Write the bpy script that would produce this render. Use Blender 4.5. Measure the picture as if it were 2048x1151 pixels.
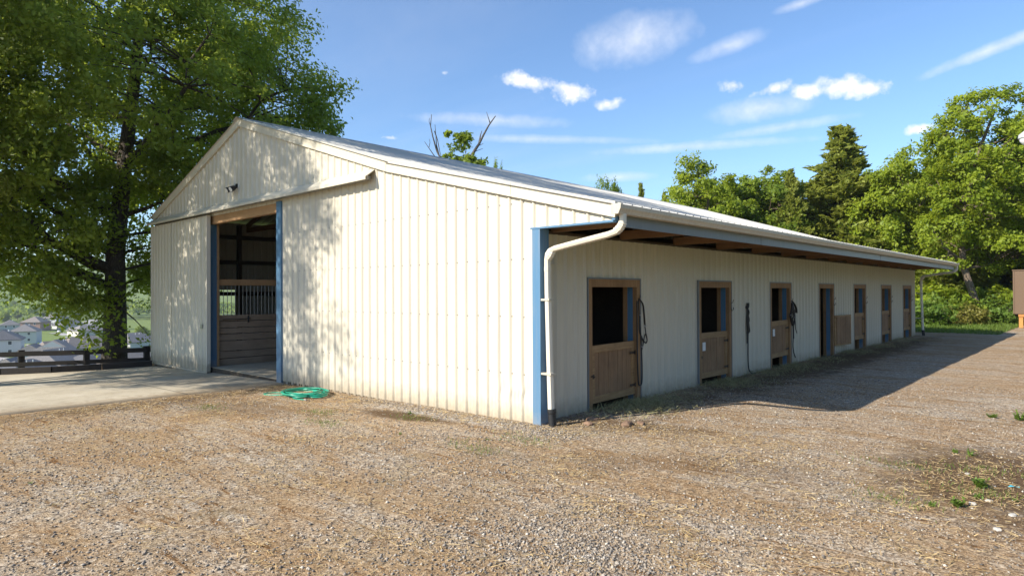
import bpy, math, random
import numpy as np
from mathutils import Matrix, Vector

for o in list(bpy.data.objects):
    bpy.data.objects.remove(o, do_unlink=True)
scene = bpy.context.scene
COL = scene.collection
random.seed(7)
RNG = np.random.default_rng(7)

# ------------------------------------------------------------------ camera
CAM = np.array([5.9779, -6.8930, 1.85])
CR = np.array([[0.7321885, 0.6810884, -0.0043111],
               [0.0081747, -0.0024586, 0.9999636],
               [-0.6810530, 0.7321971, 0.0073678]])      # right, up, forward
FPX = 1285.56
cd = bpy.data.cameras.new('camera')
cam = bpy.data.objects.new('camera', cd)
COL.objects.link(cam)
cd.sensor_width = 36.0
cd.lens = FPX / 2048 * 36.0
cd.clip_start = 0.05
cd.clip_end = 6000
mw = Matrix.Identity(4)
for i in range(3):
    mw[i][0] = CR[0][i]; mw[i][1] = CR[1][i]; mw[i][2] = -CR[2][i]; mw[i][3] = CAM[i]
cam.matrix_world = mw
scene.camera = cam

def direction(px, py):
    return CR.T @ np.array([(px - 1024) / FPX, -(py - 575.5) / FPX, 1.0])
def at(px, py, depth):
    return CAM + depth * direction(px, py)

# ------------------------------------------------------------------ sun and sky
SUN_EL = math.radians(33.3)
SUN_AZ = math.radians(199.8)          # from +Y towards +X
to_sun = Vector((math.sin(SUN_AZ) * math.cos(SUN_EL), math.cos(SUN_AZ) * math.cos(SUN_EL), math.sin(SUN_EL)))
sl = bpy.data.lights.new('sun', 'SUN')
sl.energy = 4.7
sl.angle = math.radians(0.53)
sl.color = (1.0, 0.935, 0.82)
so = bpy.data.objects.new('sun', sl)
so.rotation_euler = to_sun.to_track_quat('Z', 'Y').to_euler()
so.location = (-10, -30, 30)
COL.objects.link(so)

world = bpy.data.worlds.new('World')
scene.world = world
world.use_nodes = True
world.cycles.sampling_method = 'MANUAL'
world.cycles.sample_map_resolution = 256
SKY_STRENGTH = 0.108
def build_world():
    nt = world.node_tree
    N, L = nt.nodes, nt.links
    N.clear()
    out = N.new('ShaderNodeOutputWorld')
    bg = N.new('ShaderNodeBackground')
    bg.inputs['Strength'].default_value = SKY_STRENGTH
    L.new(bg.outputs[0], out.inputs[0])
    sky = N.new('ShaderNodeTexSky')
    sky.sky_type = 'NISHITA'
    sky.sun_disc = False
    sky.sun_elevation = SUN_EL
    sky.sun_rotation = SUN_AZ
    sky.altitude = 0
    sky.air_density = 1.0
    sky.dust_density = 0.3
    sky.ozone_density = 3.0
    tc = N.new('ShaderNodeTexCoord')
    def m(op, a, b=None, c=None, clamp=False):
        n = N.new('ShaderNodeMath'); n.operation = op; n.use_clamp = clamp
        for i, x in enumerate((a, b, c)):
            if x is None: continue
            if isinstance(x, (int, float)): n.inputs[i].default_value = x
            else: L.new(x, n.inputs[i])
        return n.outputs[0]
    sep = N.new('ShaderNodeSeparateXYZ')
    L.new(tc.outputs['Generated'], sep.inputs[0])
    X, Y, Z = sep.outputs
    # layered coordinates of a high cloud sheet
    den = m('ADD', m('MAXIMUM', Z, 0.0), 0.05)
    cx = m('DIVIDE', X, den); cy = m('DIVIDE', Y, den)
    comb = N.new('ShaderNodeCombineXYZ')
    L.new(cx, comb.inputs[0]); L.new(cy, comb.inputs[1])
    mp = N.new('ShaderNodeMapping')
    mp.inputs['Rotation'].default_value = (0, 0, math.radians(38))
    mp.inputs['Scale'].default_value = (0.22, 0.95, 1)
    L.new(comb.outputs[0], mp.inputs[0])
    def noise(vec, scale, detail, rough, dist=0.0):
        n = N.new('ShaderNodeTexNoise')
        n.inputs['Scale'].default_value = scale; n.inputs['Detail'].default_value = detail
        n.inputs['Roughness'].default_value = rough; n.inputs['Distortion'].default_value = dist
        L.new(vec, n.inputs['Vector'])
        return n.outputs[0]
    ci = noise(mp.outputs[0], 1.1, 6, 0.52, 0.35)
    cirrus = m('MULTIPLY', m('MULTIPLY', m('SUBTRACT', ci, 0.50, clamp=True), 4.2, clamp=True), 0.12)
    # low haze towards the horizon
    wv = noise(tc.outputs['Generated'], 34.0, 7, 0.62)
    wf = noise(tc.outputs['Generated'], 13.0, 4, 0.55)
    edge = m('ADD', m('MULTIPLY', m('SUBTRACT', wv, 0.5), 4.6), m('MULTIPLY', m('SUBTRACT', wf, 0.5), 1.8))
    # cumulus puffs and veils, each at its bearing: px, py, half width, half height, tilt
    def local(px, py, w, h, tilt):
        d = direction(px, py); depth = np.linalg.norm(d); d = d / depth
        fw = Vector(d); rt = fw.cross(Vector((0, 0, 1))).normalized(); up = rt.cross(fw)
        t = math.radians(tilt)
        r2 = rt * math.cos(t) + up * -math.sin(t); u2 = rt * math.sin(t) + up * math.cos(t)
        mpn = N.new('ShaderNodeMapping'); mpn.vector_type = 'TEXTURE'
        mpn.inputs['Location'].default_value = d
        mpn.inputs['Rotation'].default_value = Matrix((r2, u2, -fw)).transposed().to_euler()
        mpn.inputs['Scale'].default_value = (w / FPX / depth, h / FPX / depth, 0.3)
        L.new(tc.outputs['Generated'], mpn.inputs[0])
        ln = N.new('ShaderNodeVectorMath'); ln.operation = 'LENGTH'
        L.new(mpn.outputs[0], ln.inputs[0])
        return ln.outputs['Value']
    hard = [(1058, 163, 66, 16, 10), (1145, 183, 50, 20, 4), (1218, 207, 29, 15, 0), (1740, 176, 50, 20, 2), (1680, 168, 60, 24, -4), (1620, 182, 46, 16, 0), (1548, 179, 44, 15, -6), (1464, 172, 34, 14, 10),
            (888, 146, 9, 7, 0), (1838, 257, 26, 10, 0), (776, 275, 16, 6, 0)]
    r = None
    for q in hard:
        v = local(*q); r = v if r is None else m('MINIMUM', r, v)
    total = m('MAXIMUM', cirrus, m('MULTIPLY', m('ADD', m('SUBTRACT', 1.0, r), m('MULTIPLY', edge, 0.60)), 1.15, clamp=True))
    soft = [(1270, 78, 135, 58, -6, .55), (1455, 92, 92, 20, -14, .5), (1520, 217, 115, 28, -3, .55), (1600, 8, 60, 12, -8, .5), (1985, 98, 150, 15, -14, .55), (980, 240, 190, 16, 2, .45), (1090, 278, 260, 10, 2, .36),
            (1380, 293, 240, 12, 0, .45), (1240, 354, 80, 12, 0, .5), (1560, 255, 150, 12, -4, .4)]
    for px, py, w, h, t, op in soft:
        total = m('MAXIMUM', total, m('MULTIPLY_ADD', m('ADD', local(px, py, w, h, t), m('MULTIPLY', edge, -0.16)), -op, op))
    total = m('MINIMUM', total, 0.97)
    mix = N.new('ShaderNodeMix'); mix.data_type = 'RGBA'
    L.new(total, mix.inputs['Factor'])
    # clear-sky tint: a deeper blue than the raw model, as in the photograph
    tint = N.new('ShaderNodeMix'); tint.data_type = 'RGBA'; tint.blend_type = 'MULTIPLY'
    tint.inputs['Factor'].default_value = 1.0
    L.new(sky.outputs[0], tint.inputs['A'])
    tint.inputs['B'].default_value = (0.86, 0.98, 1.09, 1)
    L.new(tint.outputs['Result'], mix.inputs['A'])
    cc = N.new('ShaderNodeMix'); cc.data_type = 'RGBA'
    L.new(m('MULTIPLY_ADD', wv, 2.4, -0.75, clamp=True), cc.inputs['Factor'])
    cc.inputs['A'].default_value = (4.6, 4.9, 5.6, 1); cc.inputs['B'].default_value = (6.8, 6.7, 6.7, 1)
    L.new(cc.outputs['Result'], mix.inputs['B'])
    L.new(mix.outputs['Result'], bg.inputs['Color'])
build_world()

scene.render.engine = 'CYCLES'
scene.cycles.max_bounces = 8
scene.cycles.transparent_max_bounces = 8
scene.view_settings.view_transform = 'Standard'
scene.view_settings.look = 'None'
scene.view_settings.gamma = 1.0
scene.view_settings.use_curve_mapping = False
scene.view_settings.exposure = 0.88

# ------------------------------------------------------------------ helpers: tagging and meshes
def tag(o, label=None, cat=None, group=None, kind=None):
    if label: o['label'] = label
    if cat: o['category'] = cat
    if group: o['group'] = group
    if kind: o['kind'] = kind
    return o
def empty(name, loc=(0, 0, 0), rz=0.0):
    o = bpy.data.objects.new(name, None)
    o.location = loc; o.rotation_euler = (0, 0, rz)
    o.empty_display_size = 0.2
    COL.objects.link(o)
    return o
def link(name, me, mat=None, parent=None, loc=(0, 0, 0), rot=(0, 0, 0)):
    if mat is not None and not me.materials:
        me.materials.append(mat)
    o = bpy.data.objects.new(name, me)
    o.location = loc; o.rotation_euler = rot
    if parent is not None: o.parent = parent
    COL.objects.link(o)
    return o
def copy_tree(o, parent=None):
    c = o.copy(); COL.objects.link(c); c.parent = parent
    for ch in o.children:
        copy_tree(ch, c)
    return c
def np_mesh(name, V, Q, smooth=False):
    V = np.asarray(V, dtype=np.float32); Q = np.asarray(Q, dtype=np.int32)
    me = bpy.data.meshes.new(name)
    k = Q.shape[1]
    me.vertices.add(len(V)); me.vertices.foreach_set('co', V.ravel())
    me.loops.add(Q.size); me.loops.foreach_set('vertex_index', Q.ravel())
    me.polygons.add(len(Q))
    me.polygons.foreach_set('loop_start', np.arange(0, Q.size, k, dtype=np.int32))
    me.polygons.foreach_set('loop_total', np.full(len(Q), k, dtype=np.int32))
    if smooth: me.polygons.foreach_set('use_smooth', np.ones(len(Q), dtype=bool))
    me.update(calc_edges=True)
    return me

class MB:
    def __init__(s): s.v = []; s.f = []; s.sm = []
    def add(s, vs, fs, smooth=False):
        b = len(s.v)
        s.v += [tuple(map(float, p)) for p in vs]
        for q in fs:
            s.f.append(tuple(b + i for i in q)); s.sm.append(smooth)
        return s
    def box(s, x0, x1, y0, y1, z0, z1):
        return s.hexa([(x0, y0, z0), (x1, y0, z0), (x1, y1, z0), (x0, y1, z0), (x0, y0, z1), (x1, y0, z1), (x1, y1, z1), (x0, y1, z1)])
    def hexa(s, p):
        return s.add(p, [(3, 2, 1, 0), (4, 5, 6, 7), (0, 1, 5, 4), (1, 2, 6, 5), (2, 3, 7, 6), (3, 0, 4, 7)])
    def beam(s, a, b, w, h, up=(0, 0, 1)):
        a = Vector(a); b = Vector(b); d = (b - a).normalized()
        sd = d.cross(Vector(up))
        if sd.length < 1e-4: sd = d.cross(Vector((1, 0, 0)))
        sd.normalize(); u = sd.cross(d).normalized()
        o = []
        for p in (a, b):
            o += [p - sd * w / 2 - u * h / 2, p + sd * w / 2 - u * h / 2, p + sd * w / 2 + u * h / 2, p - sd * w / 2 + u * h / 2]
        return s.add(o, [(3, 2, 1, 0), (4, 5, 6, 7), (0, 1, 5, 4), (1, 2, 6, 5), (2, 3, 7, 6), (3, 0, 4, 7)])
    def tube(s, pts, rad, n=8, cap=True, smooth=True, sx=1.0, sy=1.0):
        pts = [Vector(p) for p in pts]
        if isinstance(rad, (int, float)): rad = [rad] * len(pts)
        up = None; rings = []
        for i, p in enumerate(pts):
            d = (pts[min(i + 1, len(pts) - 1)] - pts[max(i - 1, 0)])
            if d.length < 1e-9: d = Vector((0, 0, 1))
            d.normalize()
            if up is None:
                up = Vector((0, 0, 1)) if abs(d.z) < 0.9 else Vector((1, 0, 0))
            sd = d.cross(up)
            if sd.length < 1e-5: sd = d.cross(Vector((0, 1, 0)))
            sd.normalize(); up = sd.cross(d).normalized()
            rings.append([p + (sd * math.cos(2 * math.pi * k / n) * sx + up * math.sin(2 * math.pi * k / n) * sy) * rad[i] for k in range(n)])
        vs = [q for r in rings for q in r]; fs = []
        for i in range(len(pts) - 1):
            for k in range(n):
                fs.append((i * n + k, i * n + (k + 1) % n, (i + 1) * n + (k + 1) % n, (i + 1) * n + k))
        s.add(vs, fs, smooth)
        if cap:
            s.add(rings[0], [tuple(range(n - 1, -1, -1))]); s.add(rings[-1], [tuple(range(n))])
        return s
    def profile(s, prof, a, b, axis='Y'):
        """closed 2D profile swept along an axis; prof in the two other axes"""
        n = len(prof); vs = []
        for t in (a, b):
            for (p, q) in prof:
                vs.append((p, t, q) if axis == 'Y' else (t, p, q))
        fs = [(i, (i + 1) % n, n + (i + 1) % n, n + i) for i in range(n)]
        fs += [tuple(range(n - 1, -1, -1)), tuple(range(n, 2 * n))]
        return s.add(vs, fs)
    def mesh(s, name):
        me = bpy.data.meshes.new(name)
        me.from_pydata(s.v, [], s.f)
        me.polygons.foreach_set('use_smooth', s.sm)
        me.update()
        import bmesh
        bm = bmesh.new(); bm.from_mesh(me)
        bmesh.ops.recalc_face_normals(bm, faces=bm.faces)
        bm.to_mesh(me); bm.free()
        return me
    def build(s, name, mat, parent=None, loc=(0, 0, 0), rot=(0, 0, 0)):
        return link(name, s.mesh(name), mat, parent, loc, rot)

# ------------------------------------------------------------------ helpers: materials
class NT:
    def __init__(s, name):
        s.mat = bpy.data.materials.new(name); s.mat.use_nodes = True
        s.t = s.mat.node_tree; s.N = s.t.nodes; s.L = s.t.links
        s.N.clear()
        s.out = s.N.new('ShaderNodeOutputMaterial')
        s.p = s.N.new('ShaderNodeBsdfPrincipled')
        s.L.new(s.p.outputs[0], s.out.inputs[0])
        s._tc = None
    @property
    def obj(s):
        if s._tc is None: s._tc = s.N.new('ShaderNodeTexCoord')
        return s._tc.outputs['Object']
    def setp(s, **k):
        for a, b in k.items():
            a = a.replace('_', ' ')
            if hasattr(b, 'is_linked') or isinstance(b, bpy.types.NodeSocket): s.L.new(b, s.p.inputs[a])
            else: s.p.inputs[a].default_value = b
    def mapping(s, scale=(1, 1, 1), rot=(0, 0, 0), vec=None):
        n = s.N.new('ShaderNodeMapping')
        n.inputs['Scale'].default_value = scale; n.inputs['Rotation'].default_value = rot
        s.L.new(vec or s.obj, n.inputs[0]); return n.outputs[0]
    def noise(s, scale=5, detail=4, rough=0.55, dist=0.0, vec=None, color=False):
        n = s.N.new('ShaderNodeTexNoise')
        n.inputs['Scale'].default_value = scale; n.inputs['Detail'].default_value = detail
        n.inputs['Roughness'].default_value = rough; n.inputs['Distortion'].default_value = dist
        s.L.new(vec or s.obj, n.inputs['Vector']); return n.outputs[1 if color else 0]
    def voronoi(s, scale=5, feature='F1', vec=None, out=0, rnd=1.0):
        n = s.N.new('ShaderNodeTexVoronoi'); n.feature = feature
        n.inputs['Scale'].default_value = scale; n.inputs['Randomness'].default_value = rnd
        s.L.new(vec or s.obj, n.inputs['Vector']); return n.outputs[out]
    def ramp(s, fac, stops, interp='LINEAR'):
        n = s.N.new('ShaderNodeValToRGB'); r = n.color_ramp; r.interpolation = interp
        while len(r.elements) < len(stops): r.elements.new(0.5)
        for e, (p, c) in zip(r.elements, stops):
            e.position = p
            e.color = (c, c, c, 1) if isinstance(c, (int, float)) else tuple(c) + (1,)
        s.L.new(fac, n.inputs[0]); return n.outputs[0]
    def mix(s, fac, a, b, mode='MIX'):
        n = s.N.new('ShaderNodeMix'); n.data_type = 'RGBA'; n.blend_type = mode
        for sock, x in (('Factor', fac), ('A', a), ('B', b)):
            if isinstance(x, bpy.types.NodeSocket): s.L.new(x, n.inputs[sock])
            elif isinstance(x, (int, float)) and sock == 'Factor': n.inputs[sock].default_value = x
            else: n.inputs[sock].default_value = tuple(x) + (1,) if len(x) == 3 else x
        return n.outputs['Result']
    def math(s, op, a, b=None, clamp=False):
        n = s.N.new('ShaderNodeMath'); n.operation = op; n.use_clamp = clamp
        for i, x in enumerate((a, b)):
            if x is None: continue
            if isinstance(x, (int, float)): n.inputs[i].default_value = x
            else: s.L.new(x, n.inputs[i])
        return n.outputs[0]
    def sep(s, vec=None):
        n = s.N.new('ShaderNodeSeparateXYZ'); s.L.new(vec or s.obj, n.inputs[0]); return n.outputs
    def island(s):
        return s.N.new('ShaderNodeNewGeometry').outputs['Random Per Island']
    def objrand(s):
        return s.N.new('ShaderNodeObjectInfo').outputs['Random']
    def bump(s, h, strength=0.3, dist=0.02):
        n = s.N.new('ShaderNodeBump'); n.inputs['Strength'].default_value = strength
        n.inputs['Distance'].default_value = dist
        s.L.new(h, n.inputs['Height']); s.L.new(n.outputs[0], s.p.inputs['Normal'])

def painted_metal(name, col, dirt=(0.30, 0.24, 0.16), rough=0.42, amount=0.35, low=0.5):
    m = NT(name)
    big = m.noise(0.9, 4, 0.6, vec=m.mapping((1, 1, 0.35)))
    streak = m.noise(6.0, 5, 0.65, vec=m.mapping((4, 4, 0.22)))
    fac = m.math('MULTIPLY', m.ramp(streak, [(0.45, 0.0), (0.8, 1.0)]), amount)
    c = m.mix(fac, tuple(col), dirt)
    c = m.mix(m.math('MULTIPLY', m.ramp(big, [(0.4, 0.0), (0.75, 1.0)]), 0.22), c, tuple(x * 0.82 for x in col))
    c = m.mix(m.math('MULTIPLY', m.objrand(), 0.14), c, tuple(x * k for x, k in zip(col, (0.80, 0.79, 0.74))))
    # splashed soil along the foot of a wall
    z = m.sep()[2]
    sp = m.math('ADD', z, m.math('MULTIPLY', m.noise(9, 4, 0.7), 0.35))
    foot = m.ramp(sp, [(0.16, 1.0), (0.16 + low * 0.6, 0.0)])
    c = m.mix(m.math('MULTIPLY', foot, 0.7), c, dirt)
    m.setp(Base_Color=c, Roughness=rough, Metallic=0.0)
    m.p.inputs['Specular IOR Level'].default_value = 0.4
    m.bump(m.noise(2.3, 2, 0.5), 0.12, 0.02)
    return m.mat

def wood(name, a, b, axis=2, rough=0.8, scale=1.0):
    """grain running along an object axis"""
    m = NT(name)
    sc = [14.0 * scale] * 3; sc[axis] = 0.9 * scale
    g = m.noise(2.2, 6, 0.65, 0.6, vec=m.mapping(tuple(sc)))
    blot = m.noise(2.1, 3, 0.6)
    c = m.mix(m.ramp(g, [(0.3, 0.0), (0.72, 1.0)]), a, b)
    c = m.mix(m.math('MULTIPLY', m.ramp(blot, [(0.42, 0.0), (0.75, 1.0)]), 0.55), c, tuple(x * 0.5 for x in a))
    r = m.objrand()
    c = m.mix(m.math('MULTIPLY', r, 0.35), c, tuple(x * 0.62 for x in b))
    m.setp(Base_Color=c, Roughness=rough)
    m.bump(g, 0.35, 0.006)
    return m.mat

def plain(name, col, rough=0.6, metal=0.0, var=0.15, bump=0.0, nscale=8):
    m = NT(name)
    n = m.noise(nscale, 5, 0.6)
    c = m.mix(m.ramp(n, [(0.3, 0.0), (0.7, 1.0)]), tuple(x * (1 - var) for x in col), tuple(min(1, x * (1 + var)) for x in col))
    m.setp(Base_Color=c, Roughness=rough, Metallic=metal)
    if bump: m.bump(n, bump, 0.01)
    return m.mat

def leaf_mat(name, dark, light, trans, tw=0.42, rough=0.5):
    m = NT(name)
    r = m.island()
    big = m.noise(0.55, 3, 0.6)
    f = m.math('ADD', m.math('MULTIPLY', r, 0.6), m.math('MULTIPLY', m.ramp(big, [(0.3, 0.0), (0.7, 1.0)]), 0.4))
    c = m.mix(f, dark, light)
    m.setp(Base_Color=c, Roughness=rough)
    m.p.inputs['Specular IOR Level'].default_value = 0.25
    tr = m.N.new('ShaderNodeBsdfTranslucent')
    tc = m.mix(f, tuple(x * 0.75 for x in trans), trans)
    m.L.new(tc, tr.inputs[0])
    mx = m.N.new('ShaderNodeMixShader'); mx.inputs[0].default_value = tw
    m.L.new(m.p.outputs[0], mx.inputs[1]); m.L.new(tr.outputs[0], mx.inputs[2])
    m.L.new(mx.outputs[0], m.out.inputs[0])
    return m.mat

def bark_mat(name, a, b, sc=1.0):
    m = NT(name)
    g = m.noise(5 * sc, 7, 0.7, 0.4, vec=m.mapping((3.0, 3.0, 0.55)))
    pl = m.voronoi(9 * sc, 'DISTANCE_TO_EDGE', vec=m.mapping((2.2, 2.2, 0.45)))
    c = m.mix(m.ramp(g, [(0.3, 0.0), (0.75, 1.0)]), a, b)
    c = m.mix(m.ramp(pl, [(0.0, 0.75), (0.12, 0.0)]), c, tuple(x * 0.35 for x in a))
    m.setp(Base_Color=c, Roughness=0.95)
    m.bump(m.math('ADD', g, m.math('MULTIPLY', m.ramp(pl, [(0, 0.0), (0.2, 1.0)]), 0.8)), 0.9, 0.04)
    return m.mat

M = {}
M['cream'] = painted_metal('cream_painted_metal', (0.60, 0.55, 0.445), amount=0.2)
M['roof'] = painted_metal('pale_roof_metal', (0.50, 0.485, 0.45), dirt=(0.30, 0.28, 0.24), rough=0.38, amount=0.25, low=0.01)
M['blue'] = painted_metal('blue_painted_trim', (0.080, 0.185, 0.31), dirt=(0.24, 0.25, 0.26), amount=0.45, low=0.3)
M['bluegrey'] = painted_metal('blue_grey_fascia', (0.15, 0.165, 0.18), dirt=(0.25, 0.25, 0.24), amount=0.5, low=0.01)
M['white'] = painted_metal('white_downspout_paint', (0.68, 0.62, 0.51), amount=0.15, low=0.25)
M['gutter'] = painted_metal('cream_gutter_paint', (0.52, 0.47, 0.38), dirt=(0.20, 0.16, 0.11), amount=0.4, low=0.01)
M['wood_door'] = wood('weathered_door_plank', (0.20, 0.11, 0.052), (0.36, 0.21, 0.105), 2)
M['wood_rail'] = wood('weathered_door_rail', (0.25, 0.145, 0.06), (0.42, 0.26, 0.12), 1)
M['wood_frame'] = wood('brown_door_frame', (0.22, 0.12, 0.05), (0.38, 0.22, 0.10), 2)
M['wood_lintel'] = wood('orange_brown_lintel', (0.36, 0.20, 0.09), (0.52, 0.31, 0.15), 0)
M['wood_stall'] = wood('grey_brown_stall_board', (0.24, 0.16, 0.105), (0.40, 0.29, 0.20), 1)
M['wood_dark'] = wood('dark_rafter_wood', (0.20, 0.105, 0.045), (0.36, 0.20, 0.09), 0)
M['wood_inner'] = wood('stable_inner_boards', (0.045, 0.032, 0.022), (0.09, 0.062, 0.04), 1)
M['fence'] = wood('black_stained_fence', (0.020, 0.015, 0.012), (0.045, 0.035, 0.028), 1)
M['black'] = plain('black_plastic', (0.016, 0.016, 0.017), 0.5, 0, 0.2)
M['strap'] = plain('dark_leather_strap', (0.022, 0.017, 0.013), 0.65, 0, 0.3)
M['iron'] = plain('rusty_dark_iron', (0.07, 0.05, 0.04), 0.6, 0.6, 0.3)
M['steel'] = plain('dull_steel', (0.38, 0.37, 0.36), 0.38, 0.9, 0.2)
M['hose'] = plain('green_hose_vinyl', (0.012, 0.27, 0.17), 0.35, 0, 0.15)
M['tagwhite'] = plain('white_card', (0.72, 0.71, 0.68), 0.7, 0, 0.08)
M['box_grey'] = plain('grey_junction_box', (0.42, 0.42, 0.40), 0.5, 0, 0.1)
M['screw'] = plain('screw_head_steel', (0.09, 0.075, 0.06), 0.5, 0.4, 0.2)
M['hole'] = plain('stable_dirt_floor', (0.05, 0.038, 0.026), 0.95, 0, 0.4, 0.4)

# ------------------------------------------------------------------ terrain
def smooth(a, b, x):
    t = np.clip((x - a) / (b - a), 0, 1); return t * t * (3 - 2 * t)
def plateau(X):
    X = np.asarray(X, float)
    a = np.maximum(-X, 0)
    return np.where(a < 8, -0.0145 * a, -0.116 - 0.025 * (np.minimum(a, 17) - 8))
def terrain(X, Y):
    X = np.asarray(X, float); Y = np.asarray(Y, float)
    z = plateau(X)
    d = np.maximum(0, -16.6 - X)
    z = z - 20 * np.tanh(d * 0.30 / 20)
    r = np.hypot(X, Y)
    z = z + 88 * smooth(640, 1600, r) * smooth(-50, -300, X)
    z = z + np.where(d > 120, 1.5 * np.sin(X * 0.02 + Y * 0.013), 0)
    fl = (X > -16.5)
    z = z + np.where(fl, 0.010 * np.sin(X * 1.9 + Y * 0.7) * np.sin(Y * 1.3 - X * 0.4) + 0.006 * np.sin(X * 4.1 + 1.0) * np.sin(Y * 3.7), 0)
    # inside the barn and under the slab the ground lies a little lower
    return z
SLAB_X1 = -7.2
def slab_left(Y):
    return np.interp(Y, [-14, -9, -5.2, -3.6, -2.6, -1.5, -0.28, 0.0], [-22, -19.5, -17.0, -15.95, -15.27, -14.93, -14.75, -14.7])
def ground_z(X, Y):
    X = np.asarray(X, float); Y = np.asarray(Y, float)
    z = terrain(X, Y)
    under = (X < SLAB_X1 - 0.05) & (X > -22) & (Y < 0.2) & (Y > -14)
    sl = slab_left(Y)
    under = under & (X > sl + 0.02)
    inside = (X < -0.12) & (X > -15.3) & (Y > 0.12) & (Y < 24.3)
    return np.where(under | inside, z - 0.09, z)

def axis(fine0, fine1, step, lo, hi, g=1.22):
    a = list(np.arange(fine0, fine1 + 1e-6, step))
    d = step
    while a[-1] < hi: d *= g; a.append(a[-1] + d)
    d = step
    while a[0] > lo: d *= g; a.insert(0, a[0] - d)
    return np.array(a)
gx = axis(-24, 9, 0.2, -2600, 2600); gy = axis(-9, 32, 0.25, -2600, 2600)
GX, GY = np.meshgrid(gx, gy, indexing='ij')
V = np.stack([GX, GY, ground_z(GX, GY)], -1).reshape(-1, 3)
ny = len(gy)
ii, jj = np.meshgrid(np.arange(len(gx) - 1), np.arange(ny - 1), indexing='ij')
a = (ii * ny + jj).ravel()
ground_me = np_mesh('ground', V, np.stack([a, a + ny, a + ny + 1, a + 1], -1), True)

def ground_material():
    m = NT('gravel_and_grass_ground')
    X, Y, Z = m.sep()
    n1 = m.noise(0.55, 5, 0.6); n2 = m.noise(2.1, 5, 0.65, 0.5); n3 = m.noise(9, 5, 0.7); n4 = m.noise(70, 3, 0.7)
    cell = m.voronoi(46, 'F1', out=1)
    cell2 = m.voronoi(110, 'F1', out=1)
    bw = m.N.new('ShaderNodeRGBToBW'); m.L.new(cell, bw.inputs[0])
    bw2 = m.N.new('ShaderNodeRGBToBW'); m.L.new(cell2, bw2.inputs[0])
    st = m.ramp(bw.outputs[0], [(0.28, (0.12, 0.105, 0.095)), (0.45, (0.29, 0.26, 0.235)), (0.6, (0.42, 0.375, 0.335)), (0.78, (0.62, 0.57, 0.51))])
    fines = m.ramp(bw2.outputs[0], [(0.28, (0.14, 0.10, 0.07)), (0.5, (0.34, 0.27, 0.20)), (0.75, (0.58, 0.48, 0.37))])
    c = m.mix(m.ramp(n3, [(0.40, 0.0), (0.60, 1.0)]), fines, st)
    c = m.mix(1.0, c, m.mix(m.ramp(n1, [(0.42, 0.0), (0.58, 1.0)]), (1.0, 0.94, 0.83), (1.0, 0.89, 0.73)), 'MULTIPLY')
    # brown dust and trodden soil
    stretch = m.noise(1.0, 6, 0.68, 0.8, vec=m.mapping((0.55, 1.6, 1), (0, 0, 0.7)))
    dust = m.ramp(stretch, [(0.44, 0.0), (0.58, 1.0)])
    c = m.mix(m.math('MULTIPLY', dust, 0.85), c, m.mix(1.0, c, (0.90, 0.77, 0.60), 'MULTIPLY'))
    c = m.mix(m.math('MULTIPLY', dust, 0.22), c, m.ramp(n4, [(0.3, (0.18, 0.11, 0.055)), (0.75, (0.42, 0.295, 0.165))]))
    def blob(cx, cy, rx, ry, rot=0.0, soft=0.55, amp=1.6):
        dx = m.math('SUBTRACT', X, cx); dy = m.math('SUBTRACT', Y, cy)
        cs, sn = math.cos(rot), math.sin(rot)
        u = m.math('DIVIDE', m.math('ADD', m.math('MULTIPLY', dx, cs), m.math('MULTIPLY', dy, sn)), rx)
        v = m.math('DIVIDE', m.math('SUBTRACT', m.math('MULTIPLY', dy, cs), m.math('MULTIPLY', dx, sn)), ry)
        r = m.math('SQRT', m.math('ADD', m.math('MULTIPLY', u, u), m.math('MULTIPLY', v, v)))
        r = m.math('ADD', r, m.math('MULTIPLY', m.math('SUBTRACT', n2, 0.5), amp))
        r = m.math('ADD', r, m.math('MULTIPLY', m.math('SUBTRACT', n3, 0.5), amp * 0.6))
        return m.ramp(r, [(1 - soft, 1.0), (1.0, 0.0)])
    wisp = m.noise(3.2, 6, 0.72, 1.2, vec=m.mapping((0.35, 2.4, 1), (0, 0, 0.95)))
    c = m.mix(m.ramp(wisp, [(0.56, 0.0), (0.63, 1.0)]), c, m.mix(1.0, c, (0.58, 0.45, 0.31), 'MULTIPLY'))
    gold = m.noise(1.5, 6, 0.7, 0.6)
    c = m.mix(m.math('MULTIPLY', m.ramp(gold, [(0.54, 0.0), (0.68, 1.0)]), 0.25), c, (0.42, 0.32, 0.18))
    soil = m.ramp(n4, [(0.25, (0.055, 0.033, 0.018)), (0.6, (0.13, 0.08, 0.042)), (0.8, (0.27, 0.18, 0.095))])
    for args, k in (((-1.9, -0.78, 1.3, 0.36, 0.1, 0.5, 1.0), 0.97), ((5.2, 0.9, 1.25, 1.9, 0.3, 0.5, 1.2), 0.95), ((0.75, 12.5, 0.9, 12.5), 0.9), ((1.0, 0.75, 1.5, 0.45, 0.35), 0.75),
                    ((-6.6, -2.6, 0.7, 3.2), 0.75), ((-4.7, -2.0, 2.0, 0.9, 0.2), 0.5), ((2.6, -0.6, 2.2, 0.5, 0.5), 0.35)):
        c = m.mix(m.math('MULTIPLY', blob(*args), k), c, soil)
    pale = m.ramp(bw.outputs[0], [(0.2, (0.27, 0.25, 0.235)), (0.6, (0.46, 0.43, 0.40)), (0.95, (0.68, 0.65, 0.60))])
    for args, k in (((-1.2, -0.35, 2.6, 0.33, 0.0), 0.8), ((6.5, 4.5, 1.3, 3.6, 0.0), 0.4)):
        c = m.mix(m.math('MULTIPLY', blob(*args), k), c, pale)
    # sparse green film close to the stable wall, hay dust
    green = m.ramp(m.noise(1.7, 6, 0.7), [(0.50, 0.0), (0.62, 1.0)])
    strip = blob(0.6, 9.0, 0.8, 16.0)
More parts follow.
